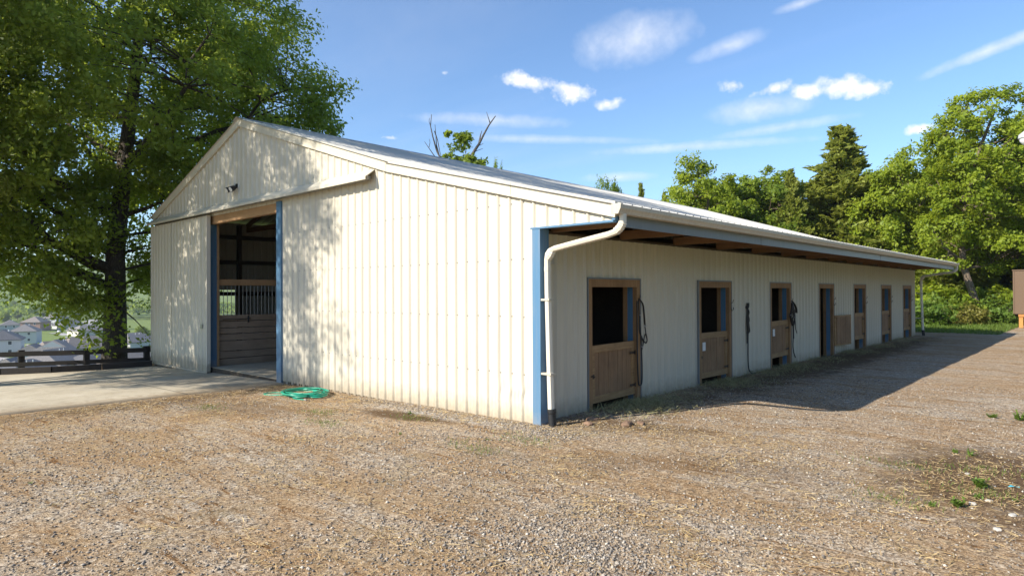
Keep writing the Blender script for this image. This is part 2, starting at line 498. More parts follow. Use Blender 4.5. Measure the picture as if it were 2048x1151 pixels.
    c = m.mix(m.math('MULTIPLY', m.math('MULTIPLY', green, strip), 0.32), c, (0.085, 0.10, 0.045))
    # grass beyond the yard
    gcol = m.ramp(m.noise(0.35, 6, 0.7), [(0.3, (0.09, 0.14, 0.025)), (0.55, (0.17, 0.235, 0.045)), (0.75, (0.25, 0.29, 0.08))])
    gcol = m.mix(m.math('MULTIPLY', m.noise(14, 4, 0.7), 0.5), gcol, (0.12, 0.12, 0.04))
    nn = m.math('MULTIPLY', m.math('SUBTRACT', n1, 0.5), 5.0)
    west = m.ramp(m.math('MULTIPLY', m.math('ADD', m.math('ADD', X, 17.0), m.math('MULTIPLY', nn, 0.1)), -1.0), [(0.0, 0.0), (0.5, 1.0)])
    def step(v, a, b):
        n = m.N.new('ShaderNodeMapRange'); n.interpolation_type = 'SMOOTHSTEP'
        n.inputs['From Min'].default_value = a; n.inputs['From Max'].default_value = b
        m.L.new(v, n.inputs['Value']); return n.outputs[0]
    north = m.math('MULTIPLY', step(m.math('ADD', Y, nn), 26.5, 28.5), step(m.math('ADD', X, m.math('MULTIPLY', nn, 0.35)), 2.6, 1.4))
    north2 = step(m.math('ADD', Y, nn), 36.5, 38.5)
    east = step(m.math('ADD', X, m.math('MULTIPLY', nn, 0.4)), 9.5, 11.5)
    g = m.math('MAXIMUM', m.math('MAXIMUM', north, north2), m.math('MAXIMUM', east, west))
    c = m.mix(g, c, gcol)
    m.setp(Base_Color=c, Roughness=0.95)
    m.p.inputs['Specular IOR Level'].default_value = 0.15
    h = m.math('ADD', m.math('MULTIPLY', n3, 1.3), m.math('ADD', m.math('MULTIPLY', n4, 0.55), m.math('MULTIPLY', bw2.outputs[0], 0.22)))
    m.bump(h, 0.8, 0.022)
    return m.mat
M['ground'] = ground_material()
tag(link('ground', ground_me, M['ground']), kind='structure')

# concrete apron in front of the big door and down the aisle
def slab():
    V = []; Q = []
    ys = list(np.arange(-14, 0.001, 0.5))
    rows = []
    for y in ys:
        xs = list(np.linspace(float(slab_left(y)), -8.0, 14)) + [SLAB_X1 - 0.4, SLAB_X1 + 0.035 * math.sin(y * 5) + 0.03 * math.sin(y * 11.3)]
        rows.append([(x, y, float(plateau(x)) + 0.012) for x in xs])
    n = len(rows[0])
    for r in rows: V += r
    for i in range(len(rows) - 1):
        for k in range(n - 1):
            a = i * n + k; Q.append((a, a + 1, a + n + 1, a + n))
    b = len(V)
    for r in rows: V += [(r[-1][0], r[-1][1], r[-1][2] - 0.12)]
    for i in range(len(rows) - 1):
        Q.append((i * n + n - 1, b + i, b + i + 1, (i + 1) * n + n - 1))
    me = np_mesh('concrete_apron', V, Q)
    m = NT('worn_concrete')
    n1 = m.noise(0.8, 6, 0.62); n2 = m.noise(7, 6, 0.7); n3 = m.noise(60, 4, 0.7)
    c = m.ramp(n1, [(0.3, (0.34, 0.285, 0.205)), (0.55, (0.46, 0.40, 0.30)), (0.75, (0.53, 0.47, 0.37))])
    c = m.mix(m.math('MULTIPLY', m.ramp(n2, [(0.5, 0.0), (0.72, 1.0)]), 0.5), c, (0.24, 0.19, 0.135))
    c = m.mix(m.math('MULTIPLY', m.ramp(n3, [(0.55, 0.0), (0.8, 1.0)]), 0.35), c, (0.22, 0.18, 0.14))
    X, Y, Z = m.sep()
    # soil and straw trodden onto the slab along its gravel edge
    e = m.math('ADD', X, m.math('MULTIPLY', m.math('SUBTRACT', n2, 0.5), 1.4))
    c = m.mix(m.math('MULTIPLY', m.ramp(m.math('ADD', e, 8.4), [(0.5, 0.0), (1.0, 1.0)]), 0.6), c, (0.26, 0.18, 0.10))
    # saw-cut joints
    def joint(v, at_):
        d = m.math('ABSOLUTE', m.math('SUBTRACT', m.math('ADD', v, m.math('MULTIPLY', m.math('SUBTRACT', n1, 0.5), 0.05)), at_))
        return m.ramp(d, [(0.008, 1.0), (0.022, 0.0)])
    j = m.math('MAXIMUM', m.math('MAXIMUM', joint(Y, -2.04), joint(X, -11.2)), joint(Y, -6.2))
    c = m.mix(m.math('MULTIPLY', j, 0.8), c, (0.06, 0.05, 0.04))
    m.setp(Base_Color=c, Roughness=0.9)
    m.bump(m.math('SUBTRACT', m.math('ADD', n2, n3), m.math('MULTIPLY', j, 2.0)), 0.35, 0.008)
    M['concrete'] = m.mat
    tag(link('concrete_apron', me, m.mat), kind='structure')
    b = MB().box(-15.1, -0.1, 0.0, 24.15, -0.30, -0.055)
    tag(b.build('barn_floor', M['hole']), kind='structure')
    b = MB().box(-11.25, -7.45, 0.02, 24.1, -0.25, -0.045)
    tag(b.build('aisle_floor', M['concrete']), kind='structure')
slab()

# ------------------------------------------------------------------ barn
P = 0.2363                                    # rib spacing
RIDGE = (-9.34, 6.06); BRK = (-3.43, 4.19); EAVE = (1.41, 2.975); LEFT = (-15.16, 4.23)
LEN = 24.2
def roof_z(x):
    return float(np.interp(x, [LEFT[0], RIDGE[0], BRK[0], EAVE[0]], [LEFT[1], RIDGE[1], BRK[1], EAVE[1]]))
barn = empty('barn', (0, 0, 0))
tag(barn, 'long cream metal horse barn with blue trim and a row of stall doors', 'barn')

def rib_profile(u0, u1, phase=0.0, major=0.027, minor=0.006, wb=0.020, wt=0.013):
    pts = [(u0, None), (u1, None)]
    k0 = int(math.floor((u0 - phase) / P)) - 1; k1 = int(math.ceil((u1 - phase) / P)) + 1
    base = []
    for k in range(k0, k1 + 1):
        c = phase + k * P
        base += [(c - wb, 0), (c - wt, major), (c + wt, major), (c + wb, 0)]
        for j in (1, 2):
            q = c + j * P / 3
            base += [(q - 0.012, 0), (q, minor), (q + 0.012, 0)]
    bu = [b[0] for b in base]; bh = [b[1] for b in base]
    us = [u0] + [x for x in bu if u0 < x < u1] + [u1]
    return [(u, float(np.interp(u, bu, bh))) for u in us]

def sheet(name, u0, u1, fn, w0, w1, mat, parent, phase=0.0, levels=None, disp=None, deep=False):
    """fn(u, w, h) -> world point; w0 / w1 callables or numbers giving the two ends of the sheet"""
    pr = rib_profile(u0, u1, phase, 0.036, 0.008, 0.030, 0.016) if deep else rib_profile(u0, u1, phase)
    f0 = w0 if callable(w0) else (lambda u: w0)
    f1 = w1 if callable(w1) else (lambda u: w1)
    lv = levels or [0.0, 1.0]
    V = []; Q = []
    n = len(pr)
    for t in lv:
        for (u, h) in pr:
            if t <= 1.0: w = f0(u) + (f1(u) - f0(u)) * t
            du = dh = 0
            if disp: du, dh = disp(u, w)
            V.append(fn(u + du, w, h + dh))
    for i in range(len(lv) - 1):
        for k in range(n - 1):
            a = i * n + k; Q.append((a, a + 1, a + n + 1, a + n))
    return link(name, np_mesh(name, V, Q), mat, parent)

# --- front gable: sheets 4 ribs wide, cut to the rake
OPEN = (-11.2, -7.5); LINT = 3.86
gable_fn = lambda u, w, h: (u, -h, w)
def dents(u, w):
    k = math.exp(-((w - 0.42) / 0.16) ** 2)
    side = max(0.0, 1 - abs(u + 0.35) / 0.6)
    return (0.020 * math.sin(w * 17) * k * side, 0.0) if side > 0 else (0, 0)
def dents2(u, w):
    du, _ = dents(u, w)
    side = max(0.0, 1 - abs(u + 0.35) / 0.55)
    return du, 0.022 * side * math.exp(-((w - 0.44) / 0.09) ** 2) * math.sin(u * 13)
edges = sorted(set([round(-k * 4 * P - P / 2, 4) for k in range(0, 16)] + [LEFT[0], OPEN[0], OPEN[1], 0.0]))
edges = [e for e in edges if LEFT[0] <= e <= 0]
clean = [edges[0]]
for e in edges[1:]:
    if e - clean[-1] < 0.12 and e not in (OPEN[0], OPEN[1], 0.0): continue
    if e - clean[-1] < 0.12: clean[-1] = e if clean[-1] not in (OPEN[0], OPEN[1], LEFT[0]) else clean[-1]
    if e != clean[-1]: clean.append(e)
rake = lambda u: roof_z(u) - 0.03
for a, b in zip(clean[:-1], clean[1:]):
    inop = OPEN[0] - 0.01 <= a and b <= OPEN[1] + 0.01
    bot = LINT if inop else (lambda u: float(plateau(u)) - 0.04)
    if not inop and b > -1.2:
        sheet('wall_panel', a, b, gable_fn, bot, rake, M['cream'], barn, levels=[0, .06, .085, .11, .125, .14, .155, .17, .2, .24, 1.0], disp=dents2)
    elif a < RIDGE[0] < b:
        sheet('wall_panel', a, RIDGE[0], gable_fn, bot, rake, M['cream'], barn)
        sheet('wall_panel', RIDGE[0], b, gable_fn, bot, rake, M['cream'], barn)
    else:
        sheet('wall_panel', a, b, gable_fn, bot, rake, M['cream'], barn)
sheet('wall_panel', 0.0, 1.372, gable_fn, 2.765, rake, M['cream'], barn)

# --- side wall with the stall doors
DOORS = [(1.237, 2.736), (4.907, 6.39), (8.54, 9.92), (12.06, 13.39), (15.39, 16.76), (18.73, 20.14), (21.99, 23.41)]
DTOP = 2.06; WTOP = 2.72
side_fn = lambda u, w, h: (h, u, w)
edges = [0.0] + [k * 4 * P + P / 2 for k in range(1, 26)] + [LEN]
for d in DOORS: edges += list(d)
edges = sorted(edges)
clean = [0.0]
dset = set(x for d in DOORS for x in d)
for e in edges[1:]:
    if e - clean[-1] < 0.14:
        if e in dset: clean[-1] = e if clean[-1] not in dset else clean[-1]
        continue
    clean.append(e)
clean[-1] = LEN
for a, b in zip(clean[:-1], clean[1:]):
    mid = (a + b) / 2
    ind = any(d0 < mid < d1 for d0, d1 in DOORS)
    sheet('wall_panel', a, b, side_fn, DTOP + 0.004 if ind else -0.03, WTOP, M['cream'], barn, deep=True)
# back and left walls
left_fn = lambda u, w, h: (LEFT[0] - h, u, w)
WIN = (1.85, 2.42, 1.15, 1.98)
k = 0.0
cuts = sorted([0.0, WIN[0], WIN[1]] + list(np.arange(3.7, LEN, 0.945)) + [LEN, 0.945])
for a, b in zip(cuts[:-1], cuts[1:]):
    if b - a < 0.01: continue
    if WIN[0] <= (a + b) / 2 <= WIN[1]:
        sheet('wall_panel', a, b, left_fn, -0.5, WIN[2], M['cream'], barn)
        sheet('wall_panel', a, b, left_fn, WIN[3], LEFT[1] - 0.05, M['cream'], barn)
    else:
        sheet('wall_panel', a, b, left_fn, -0.5, LEFT[1] - 0.05, M['cream'], barn)
back_fn = lambda u, w, h: (u, LEN + h, w)
cuts = [LEFT[0]] + list(np.arange(-14.3, -0.2, 0.945)) + [0.0]
cuts = sorted(cuts + [RIDGE[0], BRK[0]])
for a, b in zip(cuts[:-1], cuts[1:]):
    if b - a > 0.01:
        sheet('wall_panel', a, b, back_fn, -0.35, rake, M['cream'], barn)
sheet('wall_panel', 0.0, 1.372, back_fn, 2.765, rake, M['cream'], barn)

# --- roof sheets, ribs running down the slope
def slope_fn(p, q):
    dx, dz = q[0] - p[0], q[1] - p[1]
    L = math.hypot(dx, dz); nx, nz = -dz / L, dx / L
    if nz < 0: nx, nz = -nx, -nz
    return (lambda u, w, h: (p[0] + dx * w + nx * h, u, p[1] + dz * w + nz * h))
ys = list(np.arange(-0.10, LEN + 0.1, 4 * P)) + [LEN + 0.1]
if ys[-1] - ys[-2] < 0.2: ys.pop(-2)
for a, b in zip(ys[:-1], ys[1:]):
    sheet('roof_panel', a, b, slope_fn(RIDGE, (BRK[0] + 0.06, BRK[1] - 0.012)), 0.0, 1.0, M['roof'], barn)
    sheet('roof_panel', a, b, slope_fn((BRK[0], BRK[1] - 0.02), (EAVE[0] + 0.06, EAVE[1] - 0.025)), 0.0, 1.0, M['roof'], barn)
    sheet('roof_panel', a, b, slope_fn(RIDGE, (LEFT[0] - 0.25, LEFT[1] - 0.08)), 0.0, 1.0, M['roof'], barn)
rc = MB()
for sgn, tgt in ((1, BRK), (-1, LEFT)):
    dx = tgt[0] - RIDGE[0]; dz = tgt[1] - RIDGE[1]; L = math.hypot(dx, dz)
    ex, ez = RIDGE[0] + dx / L * 0.22, RIDGE[1] + dz / L * 0.22 + 0.03
    rc.add([(RIDGE[0], -0.12, RIDGE[1] + 0.04), (ex, -0.12, ez), (ex, LEN + 0.12, ez), (RIDGE[0], LEN + 0.12, RIDGE[1] + 0.04)], [(0, 1, 2, 3)])
rc.build('ridge_cap', M['roof'], barn)
# rake trim pieces with their joints
def rake_trim(xa, xb, h=0.185, y=-0.06):
    b = MB()
    za, zb = roof_z(xa) + 0.025, roof_z(xb) + 0.025
    p = [(xa, y, za - h), (xb, y, zb - h), (xb, 0.03, zb - h), (xa, 0.03, za - h), (xa, y, za), (xb, y, zb), (xb, 0.10, zb + 0.004), (xa, 0.10, za + 0.004)]
    b.hexa(p)
    # small turned lip along the lower edge
    b.hexa([(xa, y - 0.008, za - h - 0.02), (xb, y - 0.008, zb - h - 0.02), (xb, y + 0.02, zb - h - 0.02), (xa, y + 0.02, za - h - 0.02),
            (xa, y - 0.008, za - h + 0.004), (xb, y - 0.008, zb - h + 0.004), (xb, y + 0.02, zb - h + 0.004), (xa, y + 0.02, za - h + 0.004)])
    return b.build('rake_trim', M['cream'], barn)
jx = [LEFT[0] - 0.06, -12.2, RIDGE[0], -6.35, BRK[0], -0.4, EAVE[0] + 0.0]
for a, b in zip(jx[:-1], jx[1:]):
    rake_trim(a + 0.003, b - 0.003)

# --- sliding door, track hood, jambs
door = link('sliding_door', MB().box(-15.08, -11.02, -0.112, -0.06, -0.165, 3.88).mesh('sliding_door'), M['cream'], barn)
sd_fn = lambda u, w, h: (u, -0.116 - h * 0.8, w)
for i in range(5):
    a = -15.08 + i * 4.06 / 5; b = a + 4.06 / 5
    sheet('door_panel', a + 0.001, b - 0.001, sd_fn, -0.16, 3.87, M['cream'], door)
tr = MB()
tr.box(-11.035, -10.995, -0.15, -0.055, -0.19, 3.88); tr.box(-15.11, -15.075, -0.15, -0.055, -0.19, 3.88)
tr.box(-15.11, -10.995, -0.1515, -0.053, -0.21, -0.155)
tr.build('edge_trim', M['white'], door)
MB().box(-11.42, -11.30, -0.145, -0.13, 0.95, 1.07).build('door_pull', M['steel'], door)
hood = MB()
hood.profile([(0.0, 4.13), (-0.24, 3.955), (-0.24, 3.90), (-0.225, 3.90), (-0.225, 3.945), (0.0, 4.11)], -15.2, -3.80, 'X')
hood.build('track_hood', M['cream'], barn)
MB().box(-15.1, -3.9, -0.13, -0.05, 3.92, 3.99).build('door_track', M['steel'], barn)
jb = MB()
jb.box(-11.225, -11.195, -0.045, 0.185, -0.17, LINT)
jb.build('door_jamb', M['blue'], barn)
MB().box(-11.24, -11.19, 0.187, 0.25, -0.17, LINT).build('jamb_post', M['wood_lintel'], barn)
MB().box(OPEN[1], OPEN[1] + 0.20, -0.045, 0.16, -0.13, LINT + 0.02).build('door_jamb', M['blue'], barn)
MB().box(-11.19, OPEN[1] - 0.002, 0.02, 0.14, 3.66, 3.90).build('door_lintel', M['wood_lintel'], barn)
# --- corner post, flange, fascia, gutter
MB().box(0.0, 0.145, -0.045, 0.15, -0.06, 2.742).build('corner_trim', M['blue'], barn)
fl = MB(); fl.box(-0.03, 1.372, -0.052, 0.06, 2.743, 2.768); fl.box(1.35, 1.395, -0.045, 0.03, 2.768, 2.90)
fl.build('flange_trim', M['blue'], barn)
fy = [0.0, 4.6, 8.7, 12.8, 16.9, 21.0, LEN]
for i, (a, b) in enumerate(zip(fy[:-1], fy[1:])):
    o = 0.004 * (i % 2)
    MB().box(1.372 + o, 1.398 + o, a + 0.062 if i == 0 else a + 0.004, b - 0.004, 2.69, 2.86).build('fascia', M['bluegrey'], barn)
gt = MB()
gp = [(1.405, 2.835), (1.50, 2.835), (1.515, 2.87), (1.535, 2.90), (1.54, 2.945), (1.525, 2.952), (1.515, 2.945), (1.50, 2.85), (1.42, 2.85), (1.42, 2.955), (1.405, 2.955)]
gs = [-0.13, 6.1, 12.2, 18.3, LEN + 0.15]
for a, b in zip(gs[:-1], gs[1:]):
    g = MB().profile(gp, a + 0.002, b - 0.002, 'Y')
    g.build('gutter', M['gutter'], barn)
for y in (-0.14, LEN + 0.145):
    MB().profile([(1.40, 2.83), (1.505, 2.83), (1.54, 2.90), (1.545, 2.958), (1.40, 2.958)], y, y + 0.012, 'Y').build('gutter_end_cap', M['gutter'], barn)
# --- lookouts, soffit boards
for i, y in enumerate(np.arange(0.35, LEN, 1.79)):
    MB().box(0.02, 1.37, y, y + 0.045, 2.722, 2.86).build('lookout_rafter', M['wood_dark'], barn)
u = MB()
dz = (EAVE[1] - BRK[1]) / (EAVE[0] - BRK[0])
u.hexa([(-0.3, 0.02, roof_z(-0.3) - 0.09), (1.36, 0.02, roof_z(1.36) - 0.09), (1.36, LEN, roof_z(1.36) - 0.09), (-0.3, LEN, roof_z(-0.3) - 0.09),
        (-0.3, 0.02, roof_z(-0.3) - 0.05), (1.36, 0.02, roof_z(1.36) - 0.05), (1.36, LEN, roof_z(1.36) - 0.05), (-0.3, LEN, roof_z(-0.3) - 0.05)])
u.build('roof_decking', M['wood_dark'], barn)
MB().box(-0.04, 0.050, 0.15, LEN, 2.70, 2.735).build('wall_cap_trim', M['wood_inner'], barn)

# --- downspouts
def downspout(y, yb, nm):
    b = MB()
    path = [(1.47, y, 2.84), (1.47, y, 2.74), (1.44, y, 2.665), (1.37, y, 2.622), (1.25, y, 2.592), (0.80, y, 2.525), (0.36, y, 2.455), (0.285, y, 2.43), (0.245, y, 2.385), (0.232, y, 2.31), (0.235, y, 1.9), (0.262, y, 0.9), (0.285, y, 0.2)]
    b.tube(path, 0.052, 8, True, False, 1.0, 0.85)
    o = b.build('downspout', M['white'], barn)
    for c0, stp, n in (((1.47, 2.735), (-0.10, -0.11), 5), ((0.32, 2.447), (-0.085, -0.12), 4)):
        rb = MB()
        q = [(c0[0] + stp[0] * t + (0.016 * math.sin(math.pi * t) * (1 if n == 5 else 1)), y, c0[1] + stp[1] * t) for t in np.linspace(0, 1, n * 3)]
        rb.tube(q, [0.0535 + (0.006 if k % 3 == 1 else 0) for k in range(n * 3)], 8, True, False)
        rb.build('elbow', M['white'], o)
    for zc, xc in ((1.75, 0.239), (0.72, 0.266)):
        MB().box(0.0, xc + 0.058, y - 0.056, y + 0.056, zc - 0.014, zc + 0.014).build('strap', M['gutter'], o)
    for zc, xc in ((2.18, 0.233),):
        MB().tube([(xc, y, zc - 0.03), (xc, y, zc + 0.03)], 0.0555, 8, True, False, 1.0, 0.87).build('coupling', M['white'], o)
    d = MB()
    pts = []; rr = []
    for k in range(26):
        pts.append((0.288 + 0.001 * k, y, 0.235 - k * 0.0115)); rr.append(0.062 if k < 6 else (0.062 if k % 2 else 0.050))
    d.tube(pts, rr, 14, True, True)
    d.build('drain_boot', M['black'], o)
    return o
downspout(0.02, 0, 'a')
downspout(LEN + 0.06, 0, 'b')
# junction box and cable by the corner
jbx = MB().box(0.0, 0.075, 0.26, 0.36, 2.26, 2.44).build('junction_box', M['box_grey'], barn)
cb = MB(); cb.tube([(0.03, 0.27, 2.27), (0.05, 0.24, 2.2), (0.03, 0.2, 2.17), (0.01, 0.16, 2.18)], 0.006, 6)
cb.build('cable', M['black'], jbx)
MB().tube([(0.02, 0.24, 2.37), (0.09, 0.24, 2.37)], 0.05, 12).build('conduit_cap', M['black'], jbx)

# --- screw rows
def screws(rows, fn, us):
    V = []; Q = []
    r = 0.012
    for z in rows:
        for u in us:
            zz = z + random.uniform(-.006, .006)
            b = len(V)
            for k in range(4):
                an = math.pi / 4 + k * math.pi / 2
                V.append(fn(u + r * math.cos(an), zz + r * math.sin(an), 0.0022))
            for k in range(4):
                an = math.pi / 4 + k * math.pi / 2
                V.append(fn(u + r * .7 * math.cos(an), zz + r * .7 * math.sin(an), 0.007))
            Q += [(b + 4, b + 5, b + 6, b + 7)] + [(b + k, b + (k + 1) % 4, b + 4 + (k + 1) % 4, b + 4 + k) for k in range(4)]
    o = link('screw_heads', np_mesh('screw_heads', V, Q), M['screw'], barn)
    o['kind'] = 'stuff'
gu = [k * P + 0.04 for k in range(-31, 0)]
screws([0.67, 1.5, 2.33, 3.15], gable_fn, gu)
su = [k * P + 0.04 for k in range(1, 102) if not any(a - .05 < k * P + .04 < b + .05 for a, b in DOORS)]
screws([0.42, 1.22], side_fn, su)
screws([2.45], side_fn, [k * P + 0.04 for k in range(1, 102)])

# --- stall doorways: frame, blue jamb, half door of planks
def stall_leaf(w, zb, zt, gap=0.012, seed=0):
    """half door in local coords: hinge edge at y=0, door runs to -w, outside face towards +x"""
    r = random.Random(seed)
    f = MB()
    f.box(-0.012, 0.026, -w, 0, zt - 0.115, zt); f.box(-0.012, 0.026, -w, 0, zb, zb + 0.11)
    f.box(-0.0125, 0.0245, -w, -w + 0.095, zb + 0.11, zt - 0.115); f.box(-0.0125, 0.0245, -0.095, 0, zb + 0.11, zt - 0.115)
    leaf = f.mesh('stall_door')
    planks = []
    n = 8; pw = (w - 0.19) / n
    for i in range(n):
        y1 = -0.095 - i * pw; y0 = y1 - pw + gap * 0.6
        d = r.uniform(-0.006, 0.004)
        planks.append(MB().box(-0.028 + d, 0.006 + d, y0, y1, zb + 0.05, zt - 0.05).mesh('plank'))
    return leaf, planks
for i, (d0, d1) in enumerate(DOORS):
    fr = MB()
    fr.box(-0.045, 0.038, d0, d0 + 0.10, -0.04, DTOP - 0.125); fr.box(-0.045, 0.038, d1 - 0.10, d1, -0.04, DTOP - 0.125)
    fr.box(-0.045, 0.0385, d0, d1, DTOP - 0.125, DTOP)
    frame = fr.build('door_frame', M['wood_frame'], barn)
    tm = MB()
    tm.box(-0.02, 0.046, d0 - 0.022, d0 - 0.001, -0.03, DTOP + 0.022); tm.box(-0.02, 0.046, d1 + 0.001, d1 + 0.022, -0.03, DTOP + 0.022)
    tm.box(-0.02, 0.046, d0 - 0.001, d1 + 0.001, DTOP + 0.002, DTOP + 0.022)
    tm.build('frame_trim', M['bluegrey'], frame)
    MB().box(-0.15, -0.047, d1 - 0.103, d1 - 0.06, -0.05, DTOP - 0.05).build('door_jamb', M['blue'], barn)
    MB().box(-0.235, -0.152, d1 - 0.115, d1 - 0.03, -0.05, DTOP + 0.3).build('stall_post', M['wood_frame'], barn)
    w = d1 - d0 - 0.205
    zb, zt = (0.11, 1.02) if i < 2 else ((0.25, 1.14) if i < 4 else (0.29, 1.14))
    leaf, planks = stall_leaf(w, zb, zt, seed=i)
    opened = (i == 3)
    o = link('stall_door', leaf, M['wood_rail'], barn)
    if opened:
        o.location = (0.05, d1 - 0.02, 0); o.rotation_euler = (0, 0, math.radians(180 - 7))
    else:
        o.location = (-0.035, d1 - 0.1025, 0); o.rotation_euler = (math.radians((0.5, -0.4, 0.7, 0, -0.5, 0.3, -0.3)[i]), 0, math.radians((1.2, 0.6, 0.3, 0, 0.8, 0.2, 0.5)[i]))
    for pm in planks:
        link('plank', pm, M['wood_door'], o)
    la = MB()
    la.tube([(0.03, -w - 0.06, zb + 0.43), (0.05, -w - 0.02, zb + 0.44), (0.055, -w + 0.05, zb + 0.425)], 0.011, 6)
    la.box(0.026, 0.034, -w + 0.01, -w + 0.07, zb + 0.39, zb + 0.46)
    la.build('latch', M['iron'], o)
    for z in (zb + 0.16, zt - 0.2):
        hg = MB()
        hg.box(0.0265, 0.032, -0.16, -0.005, z - 0.02, z + 0.02); hg.tube([(0.034, 0.002, z - 0.035), (0.034, 0.002, z + 0.035)], 0.012, 6)
        hg.build('hinge', M['iron'], o)
    if i in (1, 2):
        ylab = -w + 0.10 if i == 1 else -w + 0.16
        MB().box(0.0265, 0.031, ylab, ylab + 0.13, zt - 0.36, zt - 0.19).build('name_card', M['tagwhite'], o)
    if i != 0:
        hk = MB()
        hk.tube([(0.03, d1 - 0.02, 1.66), (0.035, d1 - 0.02, 1.5), (0.06, d1 - 0.015, 1.44), (0.085, d1 - 0.01, 1.47), (0.088, d1 - 0.01, 1.52)], 0.008, 6)
        hk.tube([(0.03, d1 - 0.02, 1.60), (0.07, d1 + 0.0, 1.62), (0.085, d1, 1.68)], 0.007, 6)
        hk.build('hook', M['iron'], frame)
# stalls behind the doors
for i in range(8):
    y = -0.05 + i * (LEN - 0.1) / 7 + 0.1
    y = min(y, LEN - 0.12)
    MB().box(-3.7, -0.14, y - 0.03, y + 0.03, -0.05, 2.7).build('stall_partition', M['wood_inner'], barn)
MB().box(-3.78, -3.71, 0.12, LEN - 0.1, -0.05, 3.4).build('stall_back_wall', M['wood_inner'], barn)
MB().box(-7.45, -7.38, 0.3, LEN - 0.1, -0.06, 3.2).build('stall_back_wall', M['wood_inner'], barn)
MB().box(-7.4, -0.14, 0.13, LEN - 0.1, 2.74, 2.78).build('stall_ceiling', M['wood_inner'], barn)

# --- aisle: left stall fronts seen through the big door
zb = [-0.26, -0.07, 0.13, 0.32, 0.60, 0.78, 0.94, 1.12, 1.29]
for bay in range(3):
    y0 = 0.26 + bay * 3.6; y1 = y0 + 3.56
    sf = MB().box(-11.42, -11.30, y1 - 0.02, y1 + 0.04, -0.26, 3.4).build('stall_front', M['wood_frame'], barn)
    for k in range(8):
        MB().box(-11.345 + random.uniform(-.006, .006), -11.30 + random.uniform(-.006, .004), y0, y1 - 0.03, zb[k] + 0.012, zb[k + 1] - 0.006).build('stall_board', M['wood_stall'], sf)
    MB().box(-11.37, -11.285, y0, y1 - 0.03, 2.08, 2.24).build('top_rail', M['wood_lintel'], sf)
    n = 34
    for k in range(n):
        y = y0 + 0.05 + k * (y1 - y0 - 0.1) / (n - 1)
        MB().tube([(-11.325, y, 1.28), (-11.325, y, 2.09)], 0.009, 6).build('grille_bar', M['steel'], sf)
    if bay == 0:
        bl = MB(); bl.tube([(-11.285, 0.38, 1.17), (-11.285, 1.1, 1.17)], 0.010, 6); bl.box(-11.295, -11.27, 1.06, 1.085, 1.08, 1.25)
        bl.tube([(-11.27, 1.03, 1.19), (-11.25, 1.12, 1.19)], 0.012, 6)
        bl.build('slide_bolt', M['black'], sf)
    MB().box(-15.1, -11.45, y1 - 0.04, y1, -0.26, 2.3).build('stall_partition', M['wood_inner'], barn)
for y in (0.3, 2.75, 5.2, 7.6, 12.4, 17.3):
    t = MB()
    t.beam((LEFT[0] + 0.15, y, 3.95), (-3.4, y, 3.95), 0.05, 0.16, (0, 0, 1))
    t.beam((LEFT[0] + 0.15, y, 4.08), (RIDGE[0], y, 5.88), 0.05, 0.14); t.beam((RIDGE[0], y, 5.88), (-3.5, y, 4.05), 0.05, 0.14)
    t.beam((RIDGE[0], y, 3.97), (RIDGE[0], y, 5.85), 0.05, 0.1, (1, 0, 0)); t.beam((-12, y, 3.97), (RIDGE[0], y, 5.7), 0.05, 0.1); t.beam((-6.7, y, 3.97), (RIDGE[0], y, 5.7), 0.05, 0.1)
    t.build('roof_truss', M['wood_dark'], barn)
for z in (0.9, 1.85, 2.88, 3.7):
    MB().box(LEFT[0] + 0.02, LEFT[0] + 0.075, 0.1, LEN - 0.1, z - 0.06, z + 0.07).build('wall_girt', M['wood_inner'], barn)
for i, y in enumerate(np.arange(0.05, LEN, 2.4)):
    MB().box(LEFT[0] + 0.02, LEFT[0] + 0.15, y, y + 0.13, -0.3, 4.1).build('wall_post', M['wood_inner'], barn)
# floodlight on the gable
fx, fz = -9.55, 4.43
fo = MB().tube([(fx, 0.0, fz + 0.04), (fx, -0.03, fz + 0.04)], 0.055, 12).build('floodlight', M['black'], barn)
MB().beam((fx, -0.03, fz + 0.04), (fx, -0.10, fz), 0.03, 0.03).build('bracket', M['black'], fo)
for s in (-1, 1):
    cx_ = fx + s * 0.085
    h = MB()
    a = Vector((cx_, -0.08, fz)); b = Vector((cx_ + 0.02 * s, -0.21, fz - 0.075))
    h.tube([a, a + (b - a) * 0.3, b], [0.035, 0.06, 0.07], 10)
    hh = h.build('lamp_head', M['black'], fo)
    MB().tube([b + (b - a) * 0.01, b + (b - a) * 0.03], 0.058, 10).build('lens', M['tagwhite'], hh)

# ------------------------------------------------------------------ trees
M['leaf_big'] = leaf_mat('oak_leaf', (0.070, 0.125, 0.02), (0.27, 0.335, 0.05), (0.50, 0.60, 0.065), 0.48)
M['leaf_fine'] = leaf_mat('fine_leaf', (0.10, 0.145, 0.03), (0.30, 0.345, 0.075), (0.50, 0.56, 0.09), 0.48)
M['leaf_bright'] = leaf_mat('bright_leaf', (0.10, 0.165, 0.016), (0.30, 0.355, 0.030), (0.52, 0.60, 0.045), 0.45)
M['leaf_mid'] = leaf_mat('mid_leaf', (0.075, 0.135, 0.018), (0.23, 0.29, 0.034), (0.42, 0.52, 0.05), 0.45)
M['leaf_cedar'] = leaf_mat('cedar_spray', (0.095, 0.125, 0.022), (0.31, 0.335, 0.055), (0.44, 0.47, 0.07), 0.42)
M['leaf_shrub'] = leaf_mat('shrub_leaf', (0.06, 0.12, 0.02), (0.17, 0.25, 0.04), (0.30, 0.40, 0.05))
M['leaf_yellow'] = leaf_mat('yellow_shrub_leaf', (0.14, 0.13, 0.03), (0.26, 0.24, 0.05), (0.35, 0.35, 0.06))
